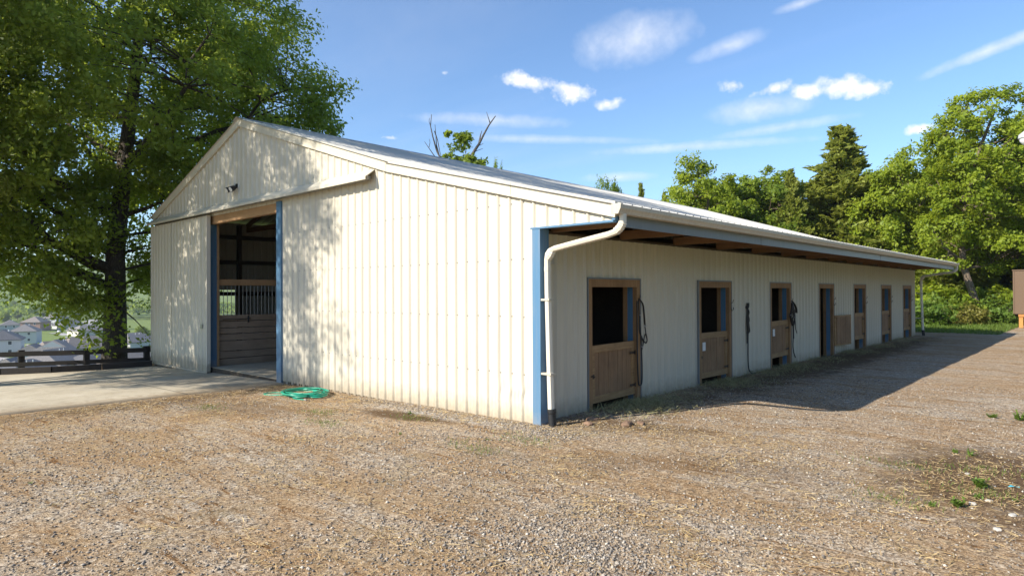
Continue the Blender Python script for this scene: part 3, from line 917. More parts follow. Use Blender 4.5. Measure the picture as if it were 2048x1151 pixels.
M['bark'] = bark_mat('dark_bark', (0.055, 0.042, 0.032), (0.14, 0.11, 0.085))
M['bark_pale'] = bark_mat('pale_bark', (0.16, 0.115, 0.08), (0.34, 0.26, 0.19))
M['bark_dead'] = bark_mat('dead_wood', (0.09, 0.08, 0.075), (0.20, 0.18, 0.165))

def leaf_quads(C, N, size, rng, aspect=0.55, fold=0.18):
    """diamond leaves at centres C facing N"""
    n = len(C)
    r = rng.normal(size=(n, 3))
    T = np.cross(N, r); T /= np.linalg.norm(T, axis=1, keepdims=True) + 1e-9
    B = np.cross(N, T)
    s = size * rng.uniform(0.6, 1.35, (n, 1))
    V = np.empty((n, 4, 3))
    V[:, 0] = C - T * s * 0.5
    V[:, 1] = C + B * s * aspect * 0.5 + N * s * fold
    V[:, 2] = C + T * s * 0.5
    V[:, 3] = C - B * s * aspect * 0.5 + N * s * fold * 0.7
    return V.reshape(-1, 3)
def quads_mesh(name, V):
    return np_mesh(name, V, np.arange(len(V)).reshape(-1, 4))
def unit(v):
    return v / (np.linalg.norm(v, axis=-1, keepdims=True) + 1e-9)
def bez(a, b, c, n):
    t = np.linspace(0, 1, n)[:, None]
    return a * (1 - t) ** 2 + 2 * b * t * (1 - t) + c * t * t

def tree_meshes(name, seed, blobs, trunk, trunk_r, clumps, per, leaf, clump_r, limbs=14, flat=0.7, aspect=0.55, start=0.3, upbias=0.85, thin=1.0, shell=0.55, origin=None):
    """blobs: (x, y, z, rx, ry, rz) local ellipsoids of the crown; trunk: list of local points"""
    rng = np.random.default_rng(seed)
    bl = np.array(blobs, float)
    vol = bl[:, 3] * bl[:, 4] * bl[:, 5]; pr = vol ** 0.7; pr /= pr.sum()
    which = rng.choice(len(bl), clumps, p=pr)
    d = unit(rng.normal(size=(clumps, 3)))
    rad = rng.uniform(0, 1, (clumps, 1)) ** (1 / 3.0)
    rad = shell + (1 - shell) * rad
    rad *= rng.uniform(0.82, 1.12, (clumps, 1))
    cen = bl[which, :3] + d * rad * bl[which, 3:]
    if origin is not None:
        w0 = cen + np.array(origin)
        rz_ = np.interp(w0[:, 0], [-17.5, RIDGE[0], EAVE[0]], [3.6, RIDGE[1], EAVE[1]])
        bad = (w0[:, 0] > -16.2) & (w0[:, 1] > -1.3) & (w0[:, 2] < rz_ + 1.3)
        cen = cen[~bad]; which = which[~bad]; clumps = len(cen)
    outd = unit(cen - bl[which, :3])
    tp = np.array(trunk, float)
    # trunk
    wood_b = MB()
    tt = np.linspace(0, 1, len(tp) * 4)
    seg = np.linspace(0, 1, len(tp))
    P3 = np.stack([np.interp(tt, seg, tp[:, k]) for k in range(3)], -1)
    rr = trunk_r * (1 - 0.72 * tt) * (1 + 0.55 * np.exp(-tt * 22))
    wood_b.tube([tuple(p) for p in P3], [float(x) for x in rr], 14, False)
    nodes = [P3[int(len(P3) * start):]]; nrad = [rr[int(len(P3) * start):]]
    # limbs towards well spread clumps
    cand = rng.permutation(clumps)[:limbs * 6]
    chosen = []
    for c in cand:
        if all(np.linalg.norm(cen[c] - cen[k]) > np.mean(bl[:, 3]) * 0.55 for k in chosen): chosen.append(c)
        if len(chosen) >= limbs: break
    for c in chosen:
        e = cen[c]
        hd = np.array([np.hypot(*(e[:2] - p[:2])) for p in P3])
        want = e[2] - hd * 0.62
        k = int(np.argmin(np.abs(P3[:, 2] - np.clip(want, P3[int(len(P3) * start), 2], P3[-1, 2]))))
        k = max(k, int(len(P3) * start))
        s0 = P3[k]
        ctrl = s0 + (e - s0) * np.array([0.5, 0.5, 0.25]) + rng.normal(size=3) * 0.25
        q = bez(s0, ctrl, e, 9) + np.concatenate([[np.zeros(3)], rng.normal(size=(8, 3)) * 0.10 * min(1, np.linalg.norm(e - s0) / 5)])
        r0 = min(rr[k] * 0.55, 0.03 * np.linalg.norm(e - s0) + 0.02)
        qr = np.linspace(r0, 0.018, 9)
        wood_b.tube([tuple(p) for p in q], [float(x) for x in qr], 7, False)
        nodes.append(q[2:]); nrad.append(qr[2:])
    NP = np.concatenate(nodes); NR = np.concatenate(nrad)
    Vt = []
    for i in range(clumps):
        e = cen[i]
        dist = np.linalg.norm(NP - e, axis=1) + np.maximum(0, NP[:, 2] - e[2]) * 0.8
        k = int(np.argmin(dist))
        a = NP[k]
        if np.linalg.norm(a - e) > 0.25:
            ctrl = (a + e) / 2 + np.array([0, 0, 0.12 * np.linalg.norm(e - a)]) + rng.normal(size=3) * 0.08
            q = bez(a, ctrl, e, 5)
            r0 = min(NR[k] * 0.7, 0.012 + 0.012 * np.linalg.norm(e - a))
            wood_b.tube([tuple(p) for p in q], [float(x) for x in np.linspace(r0, 0.007, 5)], 4, False)
        n = int(per * rng.uniform(0.55, 1.4))
        cr = clump_r * rng.uniform(0.65, 1.3)
        # short sprays inside each clump
        ns = 9
        sd = unit(rng.normal(size=(ns, 3)) + outd[i] * 0.9 + np.array([0, 0, 0.15]))
        w = rng.integers(0, ns, n)
        t = rng.uniform(0.15, 1.0, (n, 1)) ** 0.75
        pos = e + sd[w] * t * cr * np.array([1, 1, flat]) + rng.normal(size=(n, 3)) * cr * 0.17 - np.array([0, 0, 1]) * (t ** 2) * cr * 0.12
        Nn = unit(rng.normal(size=(n, 3)) * 0.65 + np.array([0, 0, upbias * 0.7]) + outd[i] * 0.85)
        Vt.append(leaf_quads(pos, Nn, leaf, rng, aspect))
    return wood_b.mesh(name + '_trunk'), quads_mesh(name + '_crown', np.concatenate(Vt))

def plant_tree(name, wood_me, crown_me, bark, leafm, loc, rz, label, cat='tree', group=None, scale=1.0, trunk_name='trunk', crown_name='crown'):
    r = empty(name, loc, rz); r.scale = (scale, scale, scale)
    link(trunk_name, wood_me, bark, r)
    link(crown_name, crown_me, leafm, r)
    tag(r, label, cat, group)
    return r

def cedar_meshes(name, seed, H, R, n_br=150, per=150, leaf=0.26, base=0.05, power=0.75):
    rng = np.random.default_rng(seed)
    wb = MB()
    tp = [(0.05 * math.sin(k), 0.05 * math.cos(k * 1.7), H * k / 10) for k in range(11)]
    wb.tube(tp, [0.02 + R * 0.07 * (1 - k / 10) for k in range(11)], 8, False)
    Vt = []
    lob = rng.uniform(0.6, 1.15, 24)
    for i in range(n_br):
        t = base + (1 - base) * (i + rng.uniform()) / n_br
        h = t * H
        az = i * 2.39996 + rng.normal() * 0.35
        rl = R * (1 - t) ** power * lob[int(t * 8) * 3 % 24 + int((az % 6.2832) / 2.1) % 3] * rng.uniform(0.7, 1.2) + 0.10
        el = rng.uniform(0.10, 0.55) + 0.55 * t
        dirv = np.array([math.cos(az) * math.cos(el), math.sin(az) * math.cos(el), math.sin(el)])
        s0 = np.array([0, 0, h]); e = s0 + dirv * rl + np.array([0, 0, 0.12 * rl])
        mid = (s0 + e) / 2 - np.array([0, 0, rl * 0.16])
        q = bez(s0, mid, e, 5)
        wb.tube([tuple(p) for p in q], [float(x) for x in np.linspace(0.02 + rl * 0.012, 0.006, 5)], 4, False)
        # side twigs with sprays of scale leaves
        nt = max(3, int(3 + rl * 5))
        for j in range(nt):
            u = rng.uniform(0.22, 1.0)
            c = np.array([np.interp(u, np.linspace(0, 1, 5), q[:, k]) for k in range(3)])
            td = unit(dirv * 0.7 + rng.normal(size=3) * 0.6 + np.array([0, 0, 0.35]))
            tl = (0.20 + 0.22 * rl * (1.1 - u)) * rng.uniform(0.7, 1.3)
            n = int(per * tl * 0.42)
            w = rng.uniform(0, 1, (n, 1))
            p = c + td * w * tl + rng.normal(size=(n, 3)) * tl * 0.16
            ax = unit(td + rng.normal(size=(n, 3)) * 0.5)
            N0 = unit(np.cross(ax, rng.normal(size=(n, 3)))); B = np.cross(N0, ax)
            sz = leaf * rng.uniform(0.5, 1.2, (n, 1))
            V = np.empty((n, 4, 3))
            V[:, 0] = p - ax * sz * 0.5; V[:, 1] = p + B * sz * 0.2; V[:, 2] = p + ax * sz * 0.5; V[:, 3] = p - B * sz * 0.2 + N0 * sz * 0.1
            Vt.append(V.reshape(-1, 3))
    return wb.mesh(name + '_trunk'), quads_mesh(name + '_crown', np.concatenate(Vt))

def px_ground(px, depth, z=None):
    p = at(px, 590, depth)
    zz = float(terrain(p[0], p[1])) if z is None else z
    return (float(p[0]), float(p[1]), zz)

# big shade tree behind the fence
TA = np.array([-18.0, -0.35, 0.0]); TA[2] = float(terrain(TA[0], TA[1]))
A_blobs = [(0.5, 0.5, 9.5, 6.0, 5.6, 4.2), (1.5, 3.5, 8.4, 3.2, 3.0, 3.0), (-1.5, -3.5, 9.0, 5.0, 4.2, 4.0), (0.0, 0.8, 14.0, 5.0, 4.6, 3.8), (2.4, 2.5, 6.0, 2.6, 2.8, 1.9),
           (-2.0, -3.0, 5.2, 3.4, 2.6, 1.6), (1.2, -2.6, 5.0, 2.2, 2.0, 1.5), (0.6, 1.0, 5.2, 2.0, 2.0, 1.4), (0.2, 4.0, 10.4, 2.2, 2.0, 2.2), (0.0, -4.5, 6.5, 3.0, 2.6, 2.0), (-1.0, -4.2, 4.6, 3.0, 2.2, 1.2), (0.2, -1.6, 4.2, 1.6, 1.4, 1.0), (0.8, 1.3, 3.6, 1.2, 1.0, 0.9)]
for px_, py_, dep_, rr_ in ((168, 668, 20.0, 0.5), (268, 672, 20.6, 0.55), (105, 560, 19.5, 1.1), (15, 570, 18.5, 1.2), (285, 600, 21.5, 0.8), (215, 545, 19.5, 1.2)):
    q_ = at(px_, py_, dep_) - TA
    A_blobs.append((q_[0], q_[1], q_[2], rr_, rr_, rr_ * 0.6))
tw, tcm = tree_meshes('shade_tree', 11, A_blobs, [(0, 0, -0.8), (0.02, 0.05, 1.5), (-0.15, 0.1, 4.0), (0.1, 0.3, 7.0), (0.2, 0.6, 10.0), (0.3, 0.8, 13.5)], 0.40, 760, 300, 0.145, 0.92, 26, start=0.28, origin=TA)
plant_tree('shade_tree', tw, tcm, M['bark'], M['leaf_big'], tuple(TA), 0.0, 'huge dark green shade tree with thick trunk behind the board fence')
# nearer tree whose trunk stands out of frame on the left
TB = (-14.6, -9.6, float(plateau(-14.6)))
B_blobs = [(0, 1.4, 9.2, 5.4, 4.4, 4.6), (0.3, 1.6, 13.6, 4.0, 4.0, 4.6), (-1.0, 2.0, 6.4, 3.6, 3.2, 2.4), (2.7, 1.2, 8.6, 3.2, 3.0, 2.9), (-2, 3.4, 7.6, 3.2, 3.0, 2.6), (-0.5, 3.6, 5.0, 2.2, 2.2, 1.3), (3.0, 1.5, 12.2, 3.6, 3.4, 3.4), (3.8, 1.5, 15.6, 3.0, 3.0, 2.6), (1.0, 1.5, 17.0, 3.6, 3.4, 2.6), (-1.0, 4.2, 9.5, 3.4, 2.8, 2.8)]
tw, tcm = tree_meshes('feathery_tree', 23, B_blobs, [(0, 0, -0.2), (0.05, 0.1, 2.5), (0.0, 0.5, 5.5), (0.2, 1.0, 9), (0.3, 1.4, 13), (0.3, 1.5, 16)], 0.30, 700, 255, 0.125, 0.85, 26, aspect=0.38, start=0.25)
plant_tree('feathery_tree', tw, tcm, M['bark'], M['leaf_fine'], TB, 0.0, 'fine-leaved green tree hanging into the left edge of the view')

# tree meshes shared by the wood behind
def round_tree(name, seed, H, R, low=0.22, clumps=270, per=170, leaf=0.22, cr=0.78):
    b = [(0, 0, H * 0.62, R, R, H * 0.30), (R * 0.35, R * 0.2, H * 0.45, R * 0.8, R * 0.8, H * 0.2), (-R * 0.4, 0.1, H * 0.5, R * 0.75, R * 0.8, H * 0.22),
         (0.1, -R * 0.3, H * 0.82, R * 0.6, R * 0.62, H * 0.17), (-R * 0.1, -R * 0.35, H * 0.34, R * 0.8, R * 0.7, H * 0.14)]
    return tree_meshes(name, seed, b, [(0, 0, -0.2), (0.08, 0, H * 0.25), (0, 0.1, H * 0.5), (0.1, 0, H * 0.85)], R * 0.065 + 0.05, clumps, per, leaf, cr, 12, start=0.25)
RT = [round_tree('round_tree_%d' % k, 40 + k, 10.0, 3.2) for k in range(3)]
CT = [cedar_meshes('cedar_%d' % k, 60 + k, 10.0, 2.6, 230, 190) for k in range(2)]

def row_tree(kind, px, depth, top_y, rad_px, label, leafm, k=0, rz=0.0, name=None, group='trees behind the barn', lean=0.0):
    loc = px_ground(px, depth)
    top = 1.85 + (584 - top_y) / FPX * depth
    H = (top - loc[2])
    w, c = (RT if kind == 'round' else CT)[k]
    base_r = 3.9 if kind == 'round' else 2.1
    H0 = 10.3 if kind == 'round' else 10.2
    r = empty(name or ('broadleaf_tree' if kind == 'round' else 'cedar_tree'), loc, rz)
    sxy = rad_px / FPX * depth / base_r
    r.scale = (sxy, sxy, H / H0)
    r.rotation_euler = (lean, 0, rz)
    a = link('trunk', w, M['bark_pale'] if kind == 'round' else M['bark'], r)
    b = link('crown', c, None, r)
    if not c.materials: c.materials.append(leafm)
    b.material_slots[0].link = 'OBJECT'; b.material_slots[0].material = leafm
    tag(r, label, 'tree', group)
    return r
row = [
    ('cedar', 1684, 46, 254, 140, 'tall olive cedar with pointed top, highest over the barn roof', M['leaf_cedar'], 0, 0.3),
    ('cedar', 1583, 45, 342, 55, 'slim cedar with bare twig tip left of the tall cedar', M['leaf_cedar'], 1, 1.1),
    ('round', 1415, 47, 320, 115, 'bushy green tree at the left end of the wood over the roof', M['leaf_bright'], 0, 0.0),
    ('round', 1512, 48, 335, 115, 'rounded green tree between the bushy left tree and the slim cedar', M['leaf_mid'], 1, 2.0),
    ('round', 1800, 44, 300, 118, 'broad bright green tree right of the tall cedar', M['leaf_bright'], 2, 0.7),
    ('round', 1880, 47, 330, 95, 'leafy tree filling the gap behind the leaning tall tree', M['leaf_bright'], 0, 3.9),
    ('cedar', 1905, 41, 400, 80, 'dark cedar standing behind the far barn corner', M['leaf_cedar'], 0, 2.2),
    ('cedar', 1640, 50, 430, 75, 'low olive cedar directly below the tall cedar', M['leaf_cedar'], 1, 4.4),
    ('round', 1740, 52, 420, 90, 'low dark tree seen just above the far eave', M['leaf_mid'], 1, 5.0),
    ('cedar', 2015, 44, 330, 95, 'dark cedar above the brown box trailer', M['leaf_cedar'], 1, 0.9),
    ('round', 2085, 40, 210, 130, 'bright tree at the right edge of the view', M['leaf_bright'], 1, 1.4),
    ('cedar', 1950, 54, 420, 95, 'shaded cedar deep in the wood behind the pale trunk', M['leaf_cedar'], 0, 5.1),
    ('cedar', 2060, 56, 420, 110, 'shaded cedar deep in the wood behind the trailer', M['leaf_cedar'], 1, 3.0),
    ('cedar', 1855, 57, 440, 100, 'shaded cedar deep in the wood behind the far downspout', M['leaf_cedar'], 0, 0.1),
    ('round', 1216, 52, 352, 52, 'small green tree top showing over the middle of the roof ridge', M['leaf_mid'], 2, 0.4),
    ('cedar', 1283, 55, 366, 30, 'small dark cedar tip over the roof beside the small tree top', M['leaf_cedar'], 0, 0.0),
    ('cedar', 1330, 58, 385, 28, 'lowest small cedar tip over the roof', M['leaf_cedar'], 1, 0.0),
    ('round', 1628, 50, 385, 80, 'green tree filling the gap left of the tall cedar', M['leaf_mid'], 0, 3.3),
    ('round', 1752, 49, 325, 95, 'green tree filling the gap right of the tall cedar', M['leaf_bright'], 1, 2.2),
    ('round', 1466, 51, 350, 90, 'green tree squeezed between the bushy left tree and the rounded tree', M['leaf_bright'], 2, 4.0),
    ('round', 1548, 50, 352, 70, 'light green tree just left of the slim cedar', M['leaf_bright'], 1, 0.6),
    ('round', 1372, 52, 375, 60, 'lowest green tree at the left end of the wood over the roof', M['leaf_mid'], 0, 2.6),
    ('round', 1950, 45, 300, 90, 'bright leafy tree between the leaning tree and the dark cedar', M['leaf_bright'], 2, 5.5),
    ('round', 1560, 56, 400, 80, 'low green tree behind the slim cedar', M['leaf_mid'], 0, 1.9),
    ('round', 1450, 55, 395, 90, 'low green tree behind the bushy left tree', M['leaf_mid'], 2, 2.9),
]
for kind, px, dep, ty, rp, lab, lm, k, rz in row:
    row_tree(kind, px, dep, ty, rp, lab, lm, k, rz)

# the wood carried on out of frame: unseen trees added to block eastern skylight
for i, (x, y, sc) in enumerate(((17.0, 31.0, 1.0), (25.0, 23.0, 1.0), (27.0, 15.0, 0.9), (28.0, 8.0, 1.0), (28.0, 0.0, 0.9), (30.0, -8.0, 0.9))):
    w, c = RT[i % 3]
    r = empty('broadleaf_tree', (x, y, 0), i * 1.7); r.scale = (sc * 1.25, sc * 1.25, sc)
    link('trunk', w, M['bark_pale'], r); b = link('crown', c, None, r)
    b.material_slots[0].link = 'OBJECT'; b.material_slots[0].material = M['leaf_mid']
    tag(r, ['first', 'second', 'third', 'fourth', 'fifth', 'sixth'][i] + ' unseen broadleaf tree added to block eastern skylight, counted from the wood', 'tree', 'unseen trees added to block skylight')

# tall leaning tree at the right
LT = px_ground(1962, 37.0)
lt_trunk = [(0, 0, -0.2), (-0.25, -0.1, 1.2), (-0.75, -0.4, 3.2), (-0.9, -0.5, 5.5), (-0.3, -0.2, 9.0), (0.6, 0.5, 12.0)]
lt_blobs = [(0.6, 0.6, 9.6, 2.6, 2.6, 2.2), (2.2, 1.8, 7.6, 2.6, 2.4, 2.2), (-1.0, -1.0, 10.6, 1.5, 1.5, 0.9), (0.2, 0.2, 12.2, 1.7, 1.7, 1.1), (2.6, 2.2, 11.2, 1.8, 1.6, 1.3), (0.4, 0.4, 6.0, 2.2, 2.0, 1.4), (-1.4, -1.2, 8.2, 1.2, 1.2, 0.7), (1.2, 1.0, 4.2, 1.9, 1.7, 0.9), (-1.2, -1.4, 5.4, 1.5, 1.5, 1.0), (-0.6, -1.6, 7.0, 1.4, 1.4, 0.9), (-1.5, -1.2, 3.6, 1.1, 1.1, 0.6), (0.2, -1.4, 8.6, 1.6, 1.6, 1.0)]
tw, tcm = tree_meshes('leaning_tree', 77, lt_blobs, lt_trunk, 0.24, 270, 180, 0.21, 0.72, 12, start=0.4)
plant_tree('leaning_tree', tw, tcm, M['bark_pale'], M['leaf_bright'], LT, 0.0, 'tallest bright green tree with pale leaning trunk at the right', 'tree', 'trees behind the barn')

# half-dead tree behind the ridge
DT = px_ground(905, 36.0)
def half_dead():
    b = MB()
    o = np.array(DT)
    def loc(px, py, dd=0.0): return tuple(at(px, py, 36.0 + dd) - o)
    base = [(0, 0, -0.3), (0.1, 0, 3), loc(905, 420), loc(908, 360), loc(925, 335)]
    b.tube(base, [0.30, 0.25, 0.19, 0.15, 0.12], 10, False)
    for pts, r in (([(925, 335), (938, 320), (950, 300), (958, 288), (968, 268), (978, 250), (991, 232)], 0.11), ([(980, 246), (977, 236), (973, 224)], 0.035),
                   ([(952, 297), (958, 291), (967, 287)], 0.03), ([(958, 286), (961, 270), (964, 261)], 0.05), ([(946, 305), (955, 301), (966, 297)], 0.025),
                   ([(905, 362), (885, 325), (874, 303), (866, 275), (861, 252), (863, 229)], 0.07), ([(880, 318), (873, 290), (870, 249)], 0.045), ([(869, 262), (875, 280), (880, 305), (884, 318)], 0.035),
                   ([(890, 338), (866, 308), (849, 283)], 0.045), ([(858, 295), (860, 285), (859, 278)], 0.018), ([(861, 252), (858, 243), (859, 236)], 0.018)):
        q = [loc(x, y, 0.12 * math.sin(x * 0.7)) for x, y in pts]
        b.tube(q, list(np.linspace(r, max(0.012, r * 0.25), len(q))), 6, False)
    r = empty('half_dead_tree', DT)
    b.build('trunk', M['bark_dead'], r)
    bl = []
    for px, py, rr in ((905, 272, .28), (925, 283, .45), (935, 300, .5), (898, 300, .5), (912, 312, .55), (948, 325, .5), (880, 312, .4), (965, 325, .4), (920, 335, .9), (940, 350, 1.2)):
        p = loc(px, py); bl.append((p[0], p[1], p[2], rr, rr, rr * 0.8))
    w, c = tree_meshes('half_dead_leaves', 5, bl, [loc(905, 420), loc(908, 360), loc(925, 335), loc(930, 318)], 0.10, 46, 90, 0.20, 0.42, 4, start=0.2, shell=0.2)
    link('crown', c, M['leaf_mid'], r); link('branch', w, M['bark_dead'], r)
    tag(r, 'tree with bare dead limbs sticking up behind the barn ridge', 'tree', 'trees behind the barn')
half_dead()
row_tree('round', 992, 40, 314, 26, 'small leafy tree tip just right of the bare dead limbs', M['leaf_mid'], 2, 1.0)

# shrubs and ground cover at the edge of the wood
SH = [tree_meshes('shrub_%d' % k, 90 + k, [(0, 0, 0.55, 0.9, 0.9, 0.5), (0.6, 0.2, 0.4, 0.6, 0.6, 0.35), (-0.5, 0.3, 0.45, 0.6, 0.6, 0.4)], [(0, 0, -0.1), (0, 0, 0.3), (0.05, 0, 0.7)], 0.03, 46, 70, 0.13, 0.34, 5, start=0.1) for k in range(2)]
for i, (px, dep, sc, lm, lab) in enumerate((
        (1925, 34.5, 1.0, 'leaf_yellow', 'yellowish shrub below the pale leaning trunk'), (1950, 35.5, 0.75, 'leaf_yellow', 'small yellow-green shrub right of the larger yellow shrub'), (2005, 35.5, 1.25, 'leaf_shrub', 'rounded fresh green shrub beside the brown box trailer'),
        (1880, 36.0, 1.1, 'leaf_shrub', 'low green shrub just past the far downspout'), (1848, 33.5, 1.3, 'leaf_shrub', 'leafy shrub pressed against the far barn corner'), (1985, 38, 1.9, 'leaf_bright', 'tall shrub behind the rounded green shrub'), (1905, 38.5, 1.8, 'leaf_mid', 'dark tall shrub behind the yellowish shrub'), (1868, 39, 2.2, 'leaf_bright', 'big bright shrub behind the far downspout'), (2040, 39.5, 2.0, 'leaf_mid', 'dark shrub behind the brown box trailer'), (1945, 40, 2.2, 'leaf_mid', 'dark tall shrub right behind the pale leaning trunk'))):
    w, c = SH[i % 2]
    r = empty('shrub', px_ground(px, dep), i * 1.3); r.scale = (sc, sc, sc)
    link('stems', w, M['bark'], r); b = link('leaves', c, M[lm], r)
    b.material_slots[0].link = 'OBJECT'; b.material_slots[0].material = M[lm]
    tag(r, lab, 'shrub', 'shrubs at the edge of the wood')

# ------------------------------------------------------------------ fence and timbers on the left
def fence():
    k = 1.07
    posts = []
    for p in ((-16.46, -3.05), (-15.70, -1.66), (-15.24, -0.22)):
        q = CAM[:2] + (np.array(p) - CAM[:2]) * k
        posts.append(q)
    d0 = posts[0] - posts[1]
    posts = [posts[0] + d0 * 2.1, posts[0] + d0 * 1.05] + posts + [posts[2] + np.array([-0.1, 1.55]), posts[2] + np.array([-0.15, 3.1])]
    root = empty('board_fence', (0, 0, 0))
    zt = 1.85 - (1.85 - 0.27) * k
    zr = [(zt - 0.155, zt - 0.01), (1.85 - (1.85 + 0.15) * k, 1.85 - (1.85 + 0.034) * k)]
    for q in posts:
        z0 = float(terrain(q[0], q[1])) - 0.3
        MB().box(q[0] - 0.075, q[0] + 0.075, q[1] - 0.075, q[1] + 0.075, z0, zt + 0.03).build('post', M['fence'], root)
    for a, b in zip(posts[:-1], posts[1:]):
        n = np.array([(b - a)[1], -(b - a)[0]]); n = n / np.linalg.norm(n)
        off = n * 0.095
        for lo, hi in zr + [(zr[1][0] - 0.32, zr[1][0] - 0.19)]:
            j = random.uniform(-.008, .008)
            MB().beam((a[0] + off[0], a[1] + off[1], (lo + hi) / 2 + j), (b[0] + off[0], b[1] + off[1], (lo + hi) / 2 - j), 0.035, hi - lo).build('rail', M['fence'], root)
    tag(root, 'low black-brown board fence at the edge of the concrete, valley behind', 'fence')
    tl = [(-19.0, -7.9), (-16.95, -5.0), (-15.95, -3.55), (-15.3, -2.55), (-14.95, -1.45), (-14.78, -0.2)]
    labs = ['dark landscape timber lying farthest left along the concrete edge', 'second dark landscape timber from the left along the concrete edge', 'dark landscape timber below the left fence post', 'dark landscape timber below the middle fence bay', 'dark landscape timber nearest the barn corner']
    for (a, b), lab in zip(zip(tl[:-1], tl[1:]), labs):
        a = np.array(a); b = np.array(b); e = (b - a) / np.linalg.norm(b - a) * 0.01
        za, zb_ = float(plateau(a[0])) + 0.09, float(plateau(b[0])) + 0.09
        o = MB().beam((a[0] + e[0] - 0.06, a[1] + e[1], za), (b[0] - e[0] - 0.06, b[1] - e[1], zb_), 0.14, 0.165).build('landscape_timber', M['fence'])
        tag(o, lab, 'timber', 'timbers along the concrete edge')
fence()

# ------------------------------------------------------------------ tack, hose and small things
def catmull(pts, n=6):
    pts = [np.array(p, float) for p in pts]
    P4 = [pts[0]] + pts + [pts[-1]]
    out = []
    for i in range(1, len(P4) - 2):
        p0, p1, p2, p3 = P4[i - 1:i + 3]
        for t in np.linspace(0, 1, n, endpoint=False):
            out.append(0.5 * (2 * p1 + (p2 - p0) * t + (2 * p0 - 5 * p1 + 4 * p2 - p3) * t * t + (3 * p1 - p0 - 3 * p2 + p3) * t ** 3))
    out.append(pts[-1])
    return [tuple(p) for p in out]

def tack(name, label, cat, group, parts):
    """parts: (part name, material, [(points, radius, flat), ...])"""
    r = empty(name, parts[0][2][0][0][0])
    o = Vector(r.location)
    for pn, mat, strokes in parts:
        for pts, rad, flat in strokes:
            b = MB(); b.tube([Vector(p) - o for p in catmull(pts)], rad, 8, True, True, 1.0, flat)
            b.build(pn, M[mat], r)
    tag(r, label, cat, group)
    return r
y = 2.70
tack('halter', 'dark leather halter and long looped lead hanging beside the nearest stall door', 'halter', 'tack hanging on the stable wall', [
    ('strap', 'strap', [([(0.03, y - .02, 1.74), (0.06, y + .03, 1.70), (0.06, y + .10, 1.62), (0.055, y + .14, 1.45), (0.05, y + .17, 1.28)], 0.022, 0.4),
                        ([(0.05, y + .17, 1.26), (0.05, y + .20, 1.14), (0.05, y + .24, 1.02), (0.05, y + .20, 0.97), (0.05, y + .10, 1.02), (0.05, y + .03, 1.10)], 0.015, 0.5),
                        ([(0.04, y - .02, 1.72), (0.045, y - .005, 1.5), (0.045, y, 1.2), (0.05, y + .06, 1.08), (0.05, y + .13, 1.0)], 0.016, 0.5),
                        ([(0.05, y + .24, 1.02), (0.05, y + .18, 1.12), (0.05, y + .12, 0.98), (0.05, y + .06, 0.84)], 0.013, 0.5)]),
    ('lead_rope', 'black', [([(0.045, y - .07, 1.70), (0.05, y - .08, 1.2), (0.05, y - .075, 0.7), (0.055, y - .06, 0.32), (0.055, y - .01, 0.255), (0.055, y + .05, 0.30), (0.05, y + .07, 0.55), (0.05, y + .05, 0.9), (0.05, y + .03, 1.15), (0.045, y - .01, 1.5), (0.045, y - .02, 1.70)], 0.012, 1.0)]),
    ('buckle', 'steel', [([(0.05, y + .165, 1.255), (0.07, y + .18, 1.27)], 0.022, 0.7), ([(0.055, y + .0, 1.45), (0.07, y + .005, 1.46)], 0.018, 0.7), ([(0.055, y + .05, 0.92), (0.065, y + .06, 0.90)], 0.018, 0.7)]),
    ('hook', 'iron', [([(0.02, y - .02, 1.70), (0.05, y - .02, 1.69), (0.07, y - .02, 1.75), (0.07, y - .01, 1.80)], 0.008, 1.0)])])
y = 7.20
tack('bridle', 'black bridle on a wall hook between second and third doors, rope reaching the ground', 'bridle', 'tack hanging on the stable wall', [
    ('strap', 'strap', [([(0.03, y, 1.54), (0.06, y - .04, 1.42), (0.06, y - .05, 1.2), (0.06, y - .02, 1.0), (0.05, y + .02, 0.92)], 0.022, 0.5),
                        ([(0.03, y, 1.52), (0.06, y + .05, 1.40), (0.055, y + .02, 1.28), (0.055, y + .06, 1.1), (0.055, y + .09, 0.97), (0.05, y + .05, 0.93)], 0.020, 0.5),
                        ([(0.06, y - .03, 1.36), (0.065, y + .03, 1.22), (0.06, y - .02, 1.1), (0.06, y + .05, 1.02)], 0.022, 0.6), ([(0.06, y + .0, 1.3), (0.065, y + .0, 1.12), (0.06, y + .02, 0.95)], 0.026, 0.6)]),
    ('lead_rope', 'black', [([(0.05, y + .02, 0.98), (0.05, y + .01, 0.6), (0.05, y + .01, 0.3), (0.06, y + .03, 0.12), (0.09, y + .10, 0.03), (0.12, y + .26, 0.018)], 0.014, 1.0), ([(0.05, y - .03, 0.96), (0.05, y - .03, 0.7)], 0.016, 1.0)]),
    ('bracket', 'black', [([(0.02, y, 1.48), (0.055, y, 1.52), (0.06, y, 1.60)], 0.035, 1.0)])])
y = 9.97
